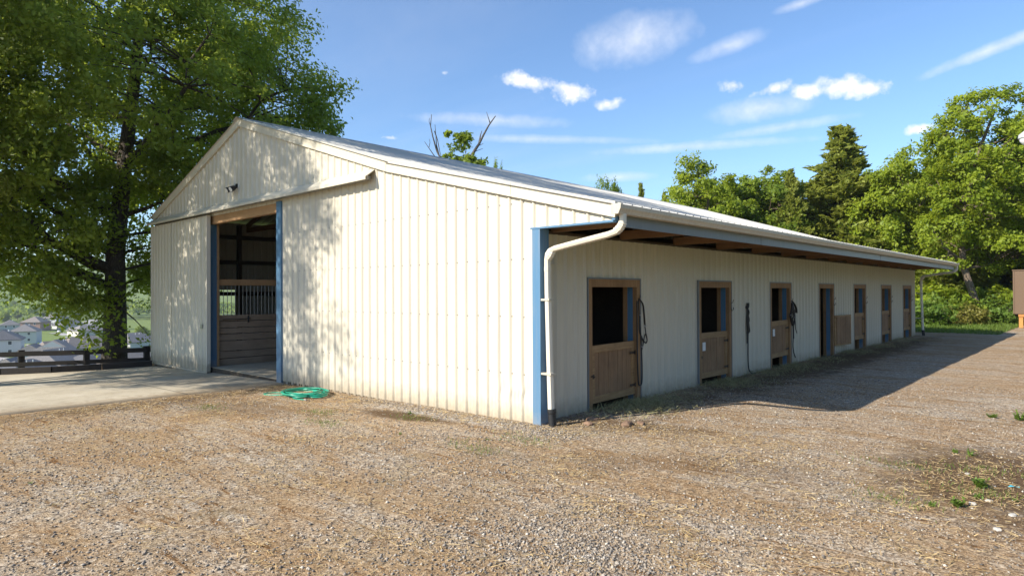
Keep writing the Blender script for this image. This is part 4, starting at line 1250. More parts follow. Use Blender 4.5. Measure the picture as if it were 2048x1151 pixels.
tack('halter', 'tangled bundle of black halters and ropes hanging beside the third door', 'halter', 'tack hanging on the stable wall', [
    ('strap', 'strap', [([(0.03, y, 1.60), (0.07, y - .08, 1.48), (0.07, y - .17, 1.25), (0.06, y - .10, 1.08), (0.06, y + .02, 0.98), (0.06, y + .12, 1.1), (0.07, y + .10, 1.3), (0.06, y + .02, 1.5)], 0.022, 0.6),
                        ([(0.04, y, 1.60), (0.06, y + .12, 1.52), (0.06, y + .24, 1.40), (0.05, y + .28, 1.30)], 0.030, 0.5),
                        ([(0.06, y - .02, 1.55), (0.08, y - .04, 1.38), (0.075, y + .05, 1.25), (0.07, y - .06, 1.15), (0.07, y + .04, 1.03)], 0.028, 0.6),
                        ([(0.06, y - .12, 1.36), (0.08, y - .02, 1.30), (0.08, y + .08, 1.36), (0.07, y - .06, 1.44)], 0.022, 0.6), ([(0.06, y - .03, 1.5), (0.09, y - .02, 1.35), (0.08, y - .02, 1.25)], 0.045, 0.6),
                        ([(0.06, y - .18, 1.3), (0.07, y - .22, 1.22), (0.07, y - .12, 1.16)], 0.018, 0.6)]),
    ('lead_rope', 'black', [([(0.05, y + .02, 1.05), (0.05, y + .04, 0.7), (0.05, y + .02, 0.45), (0.05, y + .08, 0.28), (0.06, y + .16, 0.16)], 0.013, 1.0), ([(0.05, y + .12, 1.4), (0.05, y + .19, 1.1), (0.05, y + .22, 0.9), (0.05, y + .30, 0.78)], 0.010, 1.0), ([(0.05, y + .05, 1.0), (0.05, y + .06, 0.65)], 0.020, 1.0)]),
    ('buckle', 'steel', [([(0.07, y - .2, 1.25), (0.085, y - .2, 1.26)], 0.022, 0.7), ([(0.08, y - .02, 1.2), (0.09, y, 1.19)], 0.018, 0.7)])])

# garden hose, loosely coiled
def hose():
    r = random.Random(3)
    pts = []
    cx0, cy0 = -5.28, -0.62
    n = 9
    for k in range(n * 22):
        lp = k / 22.0; an = 2 * math.pi * lp
        i = int(lp)
        rr = random.Random(50 + i); rn = random.Random(51 + i)
        f = lp - i; f = f * f * (3 - 2 * f)
        def par(q): return (q.uniform(0.34, 0.60), q.uniform(0.26, 0.44), q.uniform(-.10, .10), q.uniform(-.06, .06), q.uniform(-.5, .5))
        A, B = par(rr), par(rn)
        a, b, ox, oy, ph = [A[j] + (B[j] - A[j]) * f for j in range(5)]
        x = cx0 + ox + a * math.cos(an + ph * 0.3) - 0.15 * math.sin(an); yy = cy0 + oy + b * math.sin(an) + 0.10 * math.cos(an)
        pts.append((x, min(yy, -0.09), 0.016 + 0.0065 * i + 0.012 * abs(math.sin(an * 1.5 + i)) + float(plateau(x))))
    tail = [(-5.6, -1.02), (-5.85, -1.12), (-5.98, -1.02), (-5.9, -0.85), (-5.6, -0.8), (-5.2, -0.92), (-4.9, -1.02), (-4.62, -0.98)]
    pts2 = pts + [(x, yy, 0.016 + float(plateau(x))) for x, yy in tail]
    root = empty('garden_hose', (cx0, cy0, float(plateau(cx0))))
    o = Vector(root.location)
    b = MB(); b.tube([Vector(p) - o for p in catmull(pts2, 3)], 0.0125, 7, True)
    b.build('tube', M['hose'], root)
    e = Vector((-4.62, -0.98, 0.016 + float(plateau(-4.62)))) - o
    c = MB(); c.tube([e, e + Vector((0.06, 0.01, 0))], 0.019, 8)
    c.build('coupling', M['steel'], root)
    tag(root, 'green garden hose lying coiled on the gravel by the barn wall', 'hose')
hose()

# brick fragments by the corner post
M['brick'] = plain('red_brown_brick', (0.20, 0.125, 0.08), 0.9, 0, 0.3, 0.5)
M['stone'] = plain('pale_limestone', (0.46, 0.43, 0.38), 0.9, 0, 0.2, 0.4)
def rock(name, loc, size, mat, seed, label, cat, group, rz=0.0):
    rng = np.random.default_rng(seed)
    import bmesh
    bm = bmesh.new(); bmesh.ops.create_icosphere(bm, subdivisions=2, radius=1.0)
    for v in bm.verts:
        n = Vector(v.co); k = 1 + 0.16 * math.sin(5 * n.x + seed) * math.cos(4 * n.y + seed * 2) + rng.uniform(-.07, .07)
        p = np.sign(n) * np.abs(np.array(n)) ** 0.72 * k
        v.co = (p[0] * size[0], p[1] * size[1], p[2] * size[2])
    me = bpy.data.meshes.new(name); bm.to_mesh(me); bm.free()
    o = link(name, me, M[mat], None, (loc[0], loc[1], loc[2] + size[2] * 0.55), (0, 0, rz))
    tag(o, label, cat, group)
    return o
for i, (x, y, sx, lab) in enumerate(((0.62, 0.42, 0.075, 'red-brown brick fragment lying nearest the downspout'), (0.50, 0.68, 0.085, 'brick fragment leaning at the wall foot before the first door'),
                                     (1.05, 0.74, 0.10, 'flat brown brick piece in front of the first door'), (1.16, 0.92, 0.07, 'small brown brick piece beside the flat brick piece'))):
    rock('brick_fragment', (x, y, 0), (sx, sx * 0.6, sx * 0.42), 'brick', i + 3, lab, 'brick', 'brick fragments by the corner', i * 0.9)
for i, (px, py, sx, lab) in enumerate(((1978, 1003, 0.030, 'pale stone in the brown soil patch, left of the blue scrap'), (2025, 1032, 0.032, 'pale stone low in the brown soil patch, nearest the right edge'), (1995, 1060, 0.03, 'pale stone lowest of the pale stones in the soil patch'),
                                     (1945, 1008, 0.028, 'flat pale stone beside the larger green weed'), (1935, 948, 0.024, 'small pale stone highest in the brown soil patch'))):
    d = direction(px, py); p = CAM + d * (-CAM[2] / d[2])
    rock('stone', (p[0], p[1], 0), (sx, sx * 0.8, sx * 0.5), 'stone', i + 20, lab, 'stone', 'pale stones in the soil patch', i * 1.1)

# weeds
M['weed'] = leaf_mat('weed_leaf', (0.08, 0.14, 0.02), (0.17, 0.25, 0.04), (0.25, 0.34, 0.05), 0.3)
def weed_mesh(seed, n, h, leaf):
    rng = np.random.default_rng(seed)
    V = []
    for i in range(n):
        az = rng.uniform(0, 2 * math.pi); L = h * rng.uniform(0.5, 1.1); out = rng.uniform(0.3, 0.9)
        base = np.array([rng.normal() * h * 0.18, rng.normal() * h * 0.18, -0.005])
        d = np.array([math.cos(az) * out, math.sin(az) * out, 1.0]); d /= np.linalg.norm(d)
        s = np.array([-math.sin(az), math.cos(az), 0]) * leaf * rng.uniform(0.6, 1.2)
        m_ = base + d * L * 0.55; t = base + d * L + np.array([0, 0, -L * 0.25 * out])
        V += [base - s * 0.2, m_ - s, t, m_ + s]
        for j in range(3):
            c = base + d * L * (0.35 + 0.25 * j)
            q = rng.normal(size=3); q[2] = abs(q[2]) * 0.5; q /= np.linalg.norm(q)
            w = np.cross(q, [0, 0, 1]); w /= np.linalg.norm(w) + 1e-9
            V += [c, c + q * leaf * 1.6 + w * leaf * 0.7, c + q * leaf * 3.0, c + q * leaf * 1.6 - w * leaf * 0.7]
    return quads_mesh('weed', np.array(V))
for i, (px, py, n, h, lab) in enumerate(((1962, 975, 26, 0.12, 'largest green weed in the brown soil patch'), (1955, 996, 12, 0.07, 'small bright weed just below the largest weed'), (1915, 1012, 20, 0.10, 'spreading weed at the left side of the soil patch'), (1910, 905, 10, 0.07, 'small weed at the top left of the soil patch'),
                                         (1942, 912, 10, 0.09, 'thin upright weed at the top of the soil patch'), (2030, 1002, 8, 0.05, 'tiny weed at the right edge below the blue scrap'), (1865, 1012, 14, 0.06, 'low weed on the gravel left of the soil patch'), (1985, 620 + 215, 16, 0.10, 'weed on the pale gravel at the right edge'),
                                         (2040, 840, 18, 0.14, 'tall weed on the pale gravel at the right edge'), (820, 828, 22, 0.06, 'bright grass tuft in the dark soil by the gable wall'), (800, 868, 12, 0.04, 'flat grass tuft below the dark soil by the gable wall'), (975, 880, 9, 0.04, 'tiny grass tuft in the gravel before the barn corner'), (60, 967, 9, 0.04, 'tiny grass tuft in the gravel at lower left'))):
    d = direction(px, py); p = CAM + d * (-CAM[2] / d[2]); p = CAM + d * ((float(terrain(p[0], p[1])) - CAM[2]) / d[2])
    o = link('weed', weed_mesh(200 + i, n, h, h * 0.13), M['weed'], None, (p[0], p[1], p[2]))
    tag(o, lab, 'weed', 'weeds growing through the gravel')
M['scrap'] = plain('turquoise_plastic', (0.06, 0.36, 0.46), 0.4, 0, 0.1)
sc = MB(); sc.add([(-.045, -.01, .004), (-.01, .012, .022), (.02, -.004, .010), (.06, .008, .016), (.055, -.016, .006), (.015, -.026, .018), (-.02, -.018, .012)], [(0, 6, 1), (1, 6, 5, 2), (2, 5, 4, 3)])
tag(sc.build('plastic_scrap', M['scrap'], None, (5.29, 0.74, 0.0), (0, 0, 0.5)), 'small turquoise plastic scrap lying on the brown soil patch', 'scrap')

# ------------------------------------------------------------------ box trailer and yard light at the right edge
M['trailer'] = plain('brown_trailer_skin', (0.135, 0.085, 0.05), 0.75, 0, 0.2, 0.3, 30)
M['orange_wood'] = wood('orange_timber', (0.42, 0.17, 0.04), (0.60, 0.28, 0.08), 2)
def trailer():
    p = at(2026, 600, 31.7)
    r = empty('box_trailer', (p[0], p[1], 0), math.radians(3))
    body = MB().box(0, 4.6, 0, 2.3, 0.70, 2.82).build('body', M['trailer'], r)
    for i in range(6):
        MB().box(i * 0.9 + 0.02, i * 0.9 + 0.06, -0.02, -0.001, 0.72, 2.80).build('wall_rib', M['trailer'], body)
    MB().box(-0.03, 4.63, -0.03, 2.33, 2.821, 2.87).build('roof', M['trailer'], r)
    MB().box(0.05, 4.55, 0.3, 0.4, 0.58, 0.699).build('frame_rail', M['iron'], r); MB().box(0.05, 4.55, 1.9, 2.0, 0.58, 0.699).build('frame_rail', M['iron'], r)
    for x in (0.22, 0.42, 0.62, 0.82):
        MB().box(x, x + 0.16, 0.06, 0.20, 0.02, 0.56).build('support_block', M['orange_wood'], r)
    MB().box(0.20, 1.02, 0.03, 0.24, 0.561, 0.69).build('support_beam', M['orange_wood'], r)
    for yy in (0.05, 2.1):
        w = MB().tube([(2.6, yy, 0.34), (2.6, yy + 0.18, 0.34)], 0.34, 20, True, False).build('wheel', M['black'], r)
        MB().tube([(2.6, yy - 0.01, 0.34), (2.6, yy + 0.19, 0.34)], 0.17, 14, True, False).build('rim', M['steel'], w)
    for x in (4.2,):
        MB().box(x, x + 0.1, 0.3, 0.4, 0.0, 0.58).build('landing_leg', M['iron'], r)
    tag(r, 'brown box trailer on orange timber supports, cut off by the right edge', 'trailer')
trailer()
def yard_light():
    c = at(2060, 272, 18.0)
    q = at(2110, 272, 18.3)
    r = empty('yard_light', (q[0], q[1], 0))
    o = np.array([q[0], q[1], 0.0])
    MB().tube([(0, 0, -0.2), (0, 0, 3), (0, 0, q[2] + 0.5)], [0.12, 0.11, 0.09], 10).build('pole', M['wood_frame'], r)
    l = c - o
    MB().tube([(0, 0, q[2] + 0.25), tuple(l + np.array([0, 0, 0.30])), tuple(l + np.array([0, 0, 0.16]))], 0.025, 8).build('arm', M['steel'], r)
    h = MB(); h.tube([tuple(l + np.array([0, 0, z])) for z in (0.20, 0.16, 0.05, -0.05)], [0.06, 0.13, 0.26, 0.27], 20, True)
    hd = h.build('lamp_head', M['box_grey'], r)
    g = MB(); g.tube([tuple(l + np.array([0, 0, z])) for z in (-0.05, -0.13, -0.22, -0.26)], [0.24, 0.23, 0.16, 0.05], 18, True)
    g.build('globe', M['tagwhite'], hd)
    tag(r, 'pole-mounted white yard light just entering the right edge before the trees', 'lamp')
yard_light()

# ------------------------------------------------------------------ valley with houses on the left
def ground_hit(px, py):
    d = direction(px, py); lo, hi = 20.0, 2500.0
    prev = 20.0
    for t in np.geomspace(20, 2400, 400):
        p = CAM + d * t
        if p[0] < -75 and p[2] < float(terrain(p[0], p[1])): return p, t
    return CAM + d * 2400, 2400
for nm, col in (('house_cream', (0.55, 0.50, 0.42)), ('house_white', (0.50, 0.50, 0.49)), ('house_grey', (0.34, 0.37, 0.40)), ('house_brick', (0.34, 0.20, 0.15))):
    M[nm] = plain(nm + '_siding', col, 0.85, 0, 0.1)
for nm, col in (('shingle_grey', (0.19, 0.175, 0.17)), ('shingle_brown', (0.22, 0.185, 0.16)), ('shingle_dark', (0.11, 0.11, 0.12))):
    M[nm] = plain(nm, col, 0.95, 0, 0.2, 0.3, 3)
M['garage'] = plain('garage_door_white', (0.72, 0.72, 0.70), 0.6, 0, 0.05)
M['pane'] = plain('window_pane', (0.035, 0.045, 0.06), 0.12, 0, 0.1)
def hip_roof(b, x0, x1, y0, y1, z, h, over=0.5, hip=1.0):
    x0 -= over; x1 += over; y0 -= over; y1 += over
    w, d = x1 - x0, y1 - y0
    if w >= d: r0, r1 = (x0 + d / 2 * hip, (y0 + y1) / 2, z + h), (x1 - d / 2 * hip, (y0 + y1) / 2, z + h)
    else: r0, r1 = ((x0 + x1) / 2, y0 + w / 2 * hip, z + h), ((x0 + x1) / 2, y1 - w / 2 * hip, z + h)
    e = 0.18
    v = [(x0, y0, z), (x1, y0, z), (x1, y1, z), (x0, y1, z), r0, r1] + [(x0, y0, z - e), (x1, y0, z - e), (x1, y1, z - e), (x0, y1, z - e)]
    if w >= d: f = [(0, 1, 5, 4), (1, 2, 5), (2, 3, 4, 5), (3, 0, 4)]
    else: f = [(0, 1, 4), (1, 2, 5, 4), (2, 3, 5), (3, 0, 4, 5)]
    f += [(0, 6, 7, 1), (1, 7, 8, 2), (2, 8, 9, 3), (3, 9, 6, 0), (6, 9, 8, 7)]
    b.add(v, f)
def house(px, py, rz, w, d, h, wallm, roofm, label, hip=0.9, two=False, wing=True):
    p, t = ground_hit(px, py)
    r = empty('house', (p[0], p[1], float(terrain(p[0], p[1]))), rz)
    wl = MB().box(-w / 2, w / 2, -d / 2, d / 2, -0.5, h).build('wall', M[wallm], r)
    rf = MB(); hip_roof(rf, -w / 2, w / 2, -d / 2, d / 2, h + 0.18, d * 0.32, 0.5, hip)
    ro = rf.build('roof', M[roofm], r)
    if hip < 0.5:
        for sgn in (-1, 1):
            MB().add([(sgn * (w / 2 - 0.02), -d / 2, h), (sgn * (w / 2 - 0.02), d / 2, h), (sgn * (w / 2 - 0.02), 0, h + d * 0.30)], [(0, 1, 2)]).build('gable_end', M[wallm], r)
    for vx in (-1.2, 0.6):
        MB().tube([(vx, 1.2, h + d * 0.18), (vx, 1.2, h + d * 0.33)], 0.09, 6).build('vent_pipe', M['garage'], ro)
    rows = (1.2, 4.0) if two else (1.2,)
    for z in rows:
        for x in (-w * 0.32, -w * 0.05, w * 0.33):
            o = MB().box(x - 0.65, x + 0.65, -d / 2 - 0.05, -d / 2 - 0.002, z, z + 1.5).build('window', M['garage'], r)
            MB().box(x - 0.52, x + 0.52, -d / 2 - 0.07, -d / 2 - 0.051, z + 0.12, z + 1.38).build('pane', M['pane'], o)
        for y in (-d * 0.2, d * 0.22):
            o = MB().box(w / 2 + 0.002, w / 2 + 0.05, y - 0.6, y + 0.6, z, z + 1.4).build('window', M['garage'], r)
            MB().box(w / 2 + 0.051, w / 2 + 0.07, y - 0.48, y + 0.48, z + 0.12, z + 1.28).build('pane', M['pane'], o)
    if wing:
        gw = min(6.4, w * 0.45)
        x0 = w / 2 - gw - 0.3
        MB().box(x0, x0 + gw, -d / 2 - 4.2, -d / 2 - 0.1, -0.5, 2.9).build('garage_wall', M[wallm], r)
        g = MB(); hip_roof(g, x0, x0 + gw, -d / 2 - 4.2, -d / 2 + 1.5, 3.08, gw * 0.36, 0.4, 0.15)
        g.build('garage_roof', M[roofm], r)
        MB().add([(x0, -d / 2 - 4.15, 2.9), (x0 + gw, -d / 2 - 4.15, 2.9), (x0 + gw / 2, -d / 2 - 4.15, 2.9 + gw * 0.33)], [(0, 1, 2)]).build('garage_gable', M[wallm], r)
        MB().box(x0 + gw / 2 - 2.3, x0 + gw / 2 + 2.3, -d / 2 - 4.26, -d / 2 - 4.21, 0.0, 2.3).build('garage_door', M['garage'], r)
    MB().box(-w * 0.2 - 0.5, -w * 0.2 + 0.5, -d / 2 - 0.06, -d / 2 - 0.002, 0, 2.1).build('front_door', M['house_brick'], r)
    tag(r, label, 'house', 'houses in the valley')
    return r
D = math.radians
house(112, 752, D(-42), 17, 12, 3.2, 'house_cream', 'shingle_grey', 'nearest grey-roofed house seen between the left fence posts', 0.5)
house(48, 775, D(-52), 14, 10, 3.0, 'house_brick', 'shingle_dark', 'dark-roofed house low behind the leftmost fence bay', 0.9)
house(165, 712, D(-68), 18, 11, 3.0, 'house_cream', 'shingle_brown', 'long brown-roofed house right above the middle fence post', 0.9)
house(120, 716, D(-30), 13, 10, 3.0, 'house_grey', 'shingle_grey', 'grey house just left of the long brown-roofed house', 0.3)
house(52, 686, D(-20), 13, 10, 5.6, 'house_white', 'shingle_grey', 'white two-storey house with front garage at the left of the valley', 0.8, True)
house(8, 712, D(-15), 12, 10, 5.6, 'house_white', 'shingle_dark', 'white two-storey house cut by the left edge', 0.5, True)
house(72, 662, D(-35), 14, 11, 5.6, 'house_brick', 'shingle_brown', 'two-storey house with tall pyramid roof in the middle of the valley', 1.0, True)
house(20, 668, D(-10), 12, 9, 5.4, 'house_grey', 'shingle_grey', 'grey two-storey house behind the white house at the left', 0.6, True)
house(112, 652, D(-50), 13, 10, 5.4, 'house_white', 'shingle_grey', 'farthest pale house left of the trunk', 0.7, True)
house(140, 660, D(-75), 13, 10, 3.2, 'house_white', 'shingle_dark', 'far white house beside the road left of the trunk', 0.6)
house(176, 672, D(-80), 14, 10, 3.2, 'house_cream', 'shingle_grey', 'cream house close to the left side of the trunk', 0.8)
house(262, 748, D(-60), 15, 11, 3.2, 'house_cream', 'shingle_brown', 'brown-roofed house right of the trunk behind the fence', 0.9)
house(268, 700, D(-60), 14, 10, 3.2, 'house_white', 'shingle_grey', 'pale house right of the trunk farther down the valley', 0.8)
house(185, 748, D(-58), 12, 9, 3.0, 'house_grey', 'shingle_dark', 'dark-roofed house low behind the fence left of the trunk', 0.8)

# road and drives
M['asphalt'] = plain('pale_old_asphalt', (0.34, 0.32, 0.30), 0.95, 0, 0.12, 0.2, 2)
def strip(name, pts, w):
    P = [ground_hit(*p)[0] for p in pts]
    P = [np.array(p) for p in catmull([(p[0], p[1], 0) for p in P], 8)]
    V = []; Q = []
    for i, p in enumerate(P):
        d = P[min(i + 1, len(P) - 1)] - P[max(i - 1, 0)]; d /= np.linalg.norm(d)
        n = np.array([-d[1], d[0], 0])
        for s_ in (-1, 1):
            q = p + n * w / 2 * s_
            V.append((q[0], q[1], float(terrain(q[0], q[1])) + 0.35))
    for i in range(len(P) - 1): Q.append((2 * i, 2 * i + 1, 2 * i + 3, 2 * i + 2))
    tag(link(name, np_mesh(name, V, Q), M['asphalt']), kind='structure')
strip('valley_road', [(-120, 712), (20, 722), (90, 705), (140, 680), (165, 655), (190, 640), (230, 634)], 8)
strip('driveway', [(60, 712), (75, 695), (62, 690)], 5)
strip('driveway', [(150, 675), (120, 668), (100, 668)], 5)

# parked cars
def car(px, py, rz, mat, label):
    p, t = ground_hit(px, py)
    r = empty('parked_car', (p[0], p[1], float(terrain(p[0], p[1])) + 0.36), rz)
    b = MB(); b.profile([(-2.2, 0.35), (-2.25, 0.75), (-1.5, 0.92), (-0.8, 1.45), (0.9, 1.48), (1.6, 0.98), (2.2, 0.85), (2.25, 0.35)], -0.85, 0.85, 'X')
    b.build('body', M[mat], r)
    g = MB(); g.profile([(-1.3, 0.98), (-0.75, 1.38), (0.85, 1.40), (1.35, 1.0)], -0.86, 0.86, 'X'); g.build('side_glass', M['pane'], r)
    for x in (-0.8, 0.8):
        for y in (-1.4, 1.4):
            MB().tube([(x - 0.1, y, 0.33), (x + 0.1, y, 0.33)], 0.33, 10).build('wheel', M['black'], r)
    tag(r, label, 'car', 'cars parked in the valley')
M['car_white'] = plain('white_car_paint', (0.75, 0.75, 0.75), 0.25, 0, 0.03); M['car_blue'] = plain('blue_car_paint', (0.10, 0.18, 0.30), 0.25, 0, 0.05); M['car_silver'] = plain('silver_car_paint', (0.5, 0.52, 0.54), 0.3, 0.3, 0.05)
car(88, 692, 0.9, 'car_blue', 'dark blue car parked on the drive of the white two-storey house')
car(117, 667, 1.0, 'car_white', 'white car parked in front of the far pale house')
car(135, 690, 0.5, 'car_silver', 'silver car on the valley road left of the trunk')

# trees between the houses
spots = [(35, 640, 9), (95, 640, 10), (150, 640, 10), (10, 650, 9), (185, 700, 5), (75, 740, 4), (130, 742, 4), (285, 690, 8), (240, 660, 9), (60, 655, 8), (120, 632, 11), (165, 628, 11), (25, 625, 12), (85, 622, 12)]
VT = ['round tree behind the grey two-storey valley house', 'round tree behind the pyramid-roofed valley house', 'round tree behind the far white house by the road', 'round tree at the left edge behind the cut-off white house',
      'small tree beside the long brown-roofed house', 'small bush-like tree left of the nearest grey-roofed house', 'small bush-like tree right of the nearest grey-roofed house', 'round tree right of the trunk beside the pale house', 'round tree seen just right of the big trunk, far down the valley',
      'round tree between the white and the pyramid-roofed valley houses', 'tall far tree behind the farthest pale house', 'tall far tree just left of the big trunk', 'tall far tree at the left, in front of the hillside woods', 'tall far tree in the middle, in front of the hillside woods']
for i, (px, py, h) in enumerate(spots):
    p, t = ground_hit(px, py)
    w, c = RT[i % 3]
    k = h / 10.3
    r = empty('valley_tree', (p[0], p[1], float(terrain(p[0], p[1]))), i * 0.9); r.scale = (k * 1.1, k * 1.1, k)
    link('trunk', w, M['bark'], r); b = link('crown', c, None, r)
    b.material_slots[0].link = 'OBJECT'; b.material_slots[0].material = M['leaf_mid']
    tag(r, VT[i], 'tree', 'trees between the valley houses')

# far woods on the hillside: one mass of canopy
def far_woods():
    rng = np.random.default_rng(99)
    n = 2900
    az = np.radians(rng.uniform(-104, -50, n)); r = 640 + 950 * rng.uniform(0, 1, n) ** 1.3
    x = CAM[0] + np.sin(az) * r; y = CAM[1] + np.cos(az) * r
    patch = np.sin(x * 0.011 + 1.0) + np.sin(y * 0.013 + x * 0.006)
    keep = (patch > -0.5) | (r < 760)
    x, y, r = x[keep], y[keep], r[keep]
    z = terrain(x, y)
    V = []
    for i in range(len(x)):
        R = rng.uniform(4, 7.5); H = rng.uniform(9, 17)
        m_ = 64
        d = unit(rng.normal(size=(m_, 3))); d[:, 2] = np.abs(d[:, 2])
        c = np.array([x[i], y[i], z[i] + H * 0.45]) + d * np.array([R, R, H * 0.55]) * rng.uniform(0.7, 1.0, (m_, 1))
        V.append(leaf_quads(c, unit(d + rng.normal(size=(m_, 3)) * 0.5), R * 0.34, rng, 0.8))
    o = link('far_woods', quads_mesh('far_woods', np.concatenate(V)), M['leaf_mid'])
    tag(o, 'hazy green woods covering the hillside beyond the valley', 'woods', kind='stuff')
far_woods()

# ------------------------------------------------------------------ loose gravel, straw, hay and grass
def in_yard(x, y):
    barn_in = (x < 0.03) & (y > -0.02)
    slab_in = (x < SLAB_X1 + 0.02) & (y > -14)
    return ~(barn_in | slab_in)
def gravel_material():
    m = NT('loose_gravel')
    r = m.island()
    c = m.ramp(r, [(0.0, (0.085, 0.075, 0.065)), (0.25, (0.20, 0.175, 0.15)), (0.5, (0.31, 0.27, 0.225)), (0.72, (0.28, 0.205, 0.13)), (0.9, (0.38, 0.335, 0.28)), (1.0, (0.56, 0.51, 0.43))])
    m.setp(Base_Color=c, Roughness=0.9)
    m.p.inputs['Specular IOR Level'].default_value = 0.25
    return m.mat
M['gravel'] = gravel_material()
def scatter_stones():
    rng = np.random.default_rng(5)
    n = 215000
    an = rng.uniform(0, 2 * math.pi, n); rr = 11.5 * rng.uniform(0, 1, n) ** 0.72
    x = 3.3 + rr * np.cos(an); y = -3.2 + rr * np.sin(an)
    fw = (x - CAM[0]) * CR[2][0] + (y - CAM[1]) * CR[2][1]; sd = (x - CAM[0]) * CR[0][0] + (y - CAM[1]) * CR[0][1]
    keep = in_yard(x, y) & (fw > 2.2) & (np.abs(sd) < fw * 0.9 + 1.0)
    x, y = x[keep], y[keep]
    den = np.sin(x * 0.9 + y * 0.5) * np.sin(y * 1.1 - x * 0.35) + 0.5 * np.sin(x * 2.7 - y * 2.1)
    keep = rng.uniform(size=len(x)) < np.clip(0.62 + 0.4 * den, 0.15, 1)
    x, y = x[keep], y[keep]
    s = 0.0058 + 0.0125 * rng.uniform(size=len(x)) ** 2.6
    p1 = ((x - 5.15) / 1.15) ** 2 + ((y - 0.9) / 1.7) ** 2; p2 = ((x + 1.9) / 1.2) ** 2 + ((y + 0.78) / 0.3) ** 2
    keep = rng.uniform(size=len(x)) < np.where((p1 < 1) | (p2 < 1), 0.22, 1.0)
    x, y, s = x[keep], y[keep], s[keep]
    # washed-out coarse gravel along the gable foot and on the right
    n2 = 5200
    x2 = rng.uniform(-4.2, 1.0, n2); y2 = -0.07 - np.abs(rng.normal(size=n2)) * (0.16 + 0.12 * (x2 + 4.2) / 5.2)
    n3 = 3500
    x3 = 6.2 + rng.normal(size=n3) * 0.7; y3 = 3.3 + rng.normal(size=n3) * 1.3
    x = np.concatenate([x, x2, x3]); y = np.concatenate([y, y2, y3])
    s = np.concatenate([s, 0.007 + 0.013 * rng.uniform(size=n2) ** 2, 0.006 + 0.011 * rng.uniform(size=n3) ** 2])
    n = len(x)
    base = np.array([(1, 0, 0), (0, 1, 0), (-1, 0, 0), (0, -1, 0), (0, 0, 1), (0, 0, -1)], float)
    an = rng.uniform(0, 2 * math.pi, n)
    jit = rng.uniform(0.6, 1.35, (n, 6, 1))
    v = base[None] * jit
    v = v + rng.uniform(-.25, .25, (n, 6, 3))
    v[:, :, 2] *= 0.62
    c, sn = np.cos(an)[:, None], np.sin(an)[:, None]
    vx = v[:, :, 0] * c - v[:, :, 1] * sn * 0.8; vy = v[:, :, 0] * sn + v[:, :, 1] * c * 0.8
    v = np.stack([vx, vy, v[:, :, 2]], -1) * s[:, None, None]
    pos = np.stack([x, y, terrain(x, y) + s * 0.25], -1)
    V = (v + pos[:, None, :]).reshape(-1, 3)
    T = np.array([(0, 1, 4), (1, 2, 4), (2, 3, 4), (3, 0, 4), (1, 0, 5), (2, 1, 5), (3, 2, 5), (0, 3, 5)])
    F = (np.arange(n)[:, None, None] * 6 + T[None]).reshape(-1, 3)
    o = link('loose_gravel', np_mesh('loose_gravel', V, F), M['gravel'])
    tag(o, 'loose grey and brown gravel spread over the yard', 'gravel', kind='stuff')
scatter_stones()
def straw_material(name, a, b):
    m = NT(name)
    m.setp(Base_Color=m.mix(m.island(), a, b), Roughness=0.8)
    return m.mat
M['straw'] = straw_material('dry_straw', (0.26, 0.15, 0.055), (0.62, 0.46, 0.22))
M['hay'] = straw_material('green_hay', (0.17, 0.16, 0.06), (0.44, 0.40, 0.19))
M['grass'] = leaf_mat('short_grass', (0.06, 0.11, 0.015), (0.16, 0.22, 0.04), (0.25, 0.34, 0.05), 0.3)
def blades(name, x, y, length, width, mat, seed, lift=0.012, upright=0.0):
    rng = np.random.default_rng(seed)
    n = len(x)
    an = rng.uniform(0, 2 * math.pi, n); L = length * rng.uniform(0.35, 1.3, n); w = width * rng.uniform(0.6, 1.4, n)
    dx, dy = np.cos(an), np.sin(an)
    up = upright * rng.uniform(0.4, 1.2, n)
    z = terrain(x, y)
    z0 = z + rng.uniform(0.004, lift, n); z1 = z0 + L * up + rng.uniform(0, lift, n)
    hl = L * (1 - 0.6 * np.minimum(up, 1))
    A = np.stack([x - dx * hl / 2, y - dy * hl / 2, z0], -1); B = np.stack([x + dx * hl / 2, y + dy * hl / 2, z1], -1)
    S = np.stack([-dy * w / 2, dx * w / 2, rng.uniform(-.3, .3, n) * w], -1)
    V = np.stack([A - S, A + S, B + S * 0.5, B - S * 0.5], 1).reshape(-1, 3)
    return link(name, quads_mesh(name, V), M[mat])
rng = np.random.default_rng(12)
# dry straw: trodden in drifts over the yard, thickest along the slab edge
cl = 260
cx1 = rng.uniform(-7.0, 6.0, cl); cy1 = rng.uniform(-5.5, 0.5, cl)
k = rng.integers(0, cl, 16000)
sx = cx1[k] + rng.normal(size=16000) * 0.20; sy = cy1[k] + rng.normal(size=16000) * 0.12
sx2 = SLAB_X1 + 0.15 + np.abs(rng.normal(size=4500)) * 0.7; sy2 = rng.uniform(-7.5, -0.1, 4500)
sx3 = rng.uniform(-7.0, 1.0, 2500); sy3 = -0.12 - np.abs(rng.normal(size=2500)) * 0.25
sx4 = 5.0 + rng.normal(size=2500) * 0.5; sy4 = 0.7 + rng.normal(size=2500) * 0.9
sx5 = rng.uniform(0.1, 3.4, 2500); sy5 = 0.2 + 0.25 * sx5 + rng.normal(size=2500) * 0.35
x = np.concatenate([sx, sx2, sx3, sx4, sx5]); y = np.concatenate([sy, sy2, sy3, sy4, sy5])
ok = in_yard(x, y)
tag(blades('straw_litter', x[ok], y[ok], 0.075, 0.0045, 'straw', 1, 0.016), 'scattered dry straw and twigs on the gravel', 'straw', kind='stuff')
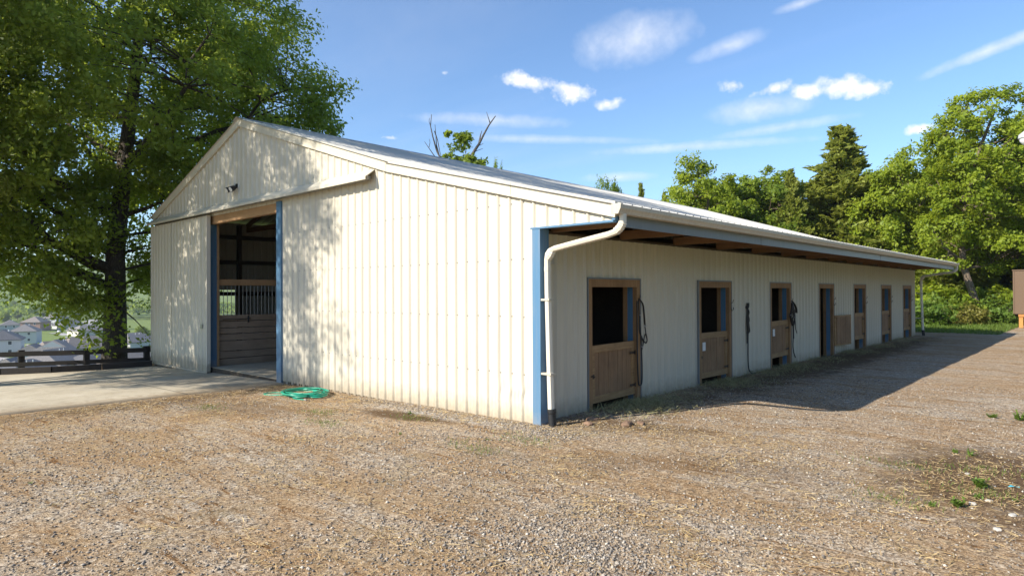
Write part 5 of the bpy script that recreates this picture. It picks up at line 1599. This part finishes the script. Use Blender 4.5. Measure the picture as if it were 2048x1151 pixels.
# hay and weeds against the stable wall
hx = []; hy = []
for cy2, sp, n in ((2.1, 0.5, 2200), (3.4, 0.5, 300), (5.6, 0.45, 1700), (7.6, 0.5, 600), (9.3, 0.5, 900), (11.5, 0.5, 500), (14.2, 0.5, 800), (17.0, 0.8, 600), (20.5, 1.0, 700)):
    hx.append(0.06 + np.abs(rng.normal(size=n)) * 0.45); hy.append(cy2 + rng.normal(size=n) * sp)
hx = np.concatenate(hx); hy = np.concatenate(hy); ok = hy > 0.5
tag(blades('hay_litter', hx[ok], hy[ok], 0.13, 0.006, 'hay', 2, 0.05, 0.18), 'greenish hay and weeds lying along the foot of the stable wall', 'hay', kind='stuff')
# grass beyond the barn and green film in the yard
n = 16000
gx_ = rng.uniform(-3.0, 2.6, n); gy_ = rng.uniform(26.5, 37.5, n)
gc = [(-1.7, -0.85), (-3.2, -1.5), (-2.4, -1.9), (0.6, -0.9), (4.6, -0.4), (5.1, 0.3), (5.0, 1.2), (4.3, 0.9), (6.9, 4.2), (7.2, 6.5), (6.4, 9.0), (-5.2, -2.4), (7.0, 11.0), (0.4, -1.6)]
gk = rng.integers(0, len(gc), 2600)
g2x = np.array([gc[q][0] for q in gk]) + rng.normal(size=2600) * 0.22; g2y = np.array([gc[q][1] for q in gk]) + rng.normal(size=2600) * 0.13
ok = in_yard(g2x, g2y)
x = np.concatenate([gx_, g2x[ok]]); y = np.concatenate([gy_, g2y[ok]])
L_ = np.where(y > 20, 0.16, 0.045)
tag(blades('short_grass', x, y, L_, np.where(y > 20, 0.02, 0.005), 'grass', 3, 0.01, 0.8), 'short green grass beyond the barn and in the gravel', 'grass', kind='stuff')

# ------------------------------------------------------------------ summer haze
def haze():
    b = MB().box(-2650, 2650, -2650, 2650, -24.0, 92.0)
    mat = bpy.data.materials.new('pale_haze'); mat.use_nodes = True
    nt = mat.node_tree; nt.nodes.clear()
    out = nt.nodes.new('ShaderNodeOutputMaterial'); v = nt.nodes.new('ShaderNodeVolumePrincipled')
    v.inputs['Color'].default_value = (0.80, 0.88, 1.0, 1)
    v.inputs['Density'].default_value = 0.00018
    v.inputs['Anisotropy'].default_value = 0.2
    nt.links.new(v.outputs[0], out.inputs['Volume'])
    tag(b.build('haze', mat), 'thin pale summer haze over the valley', 'haze', kind='stuff')
haze()
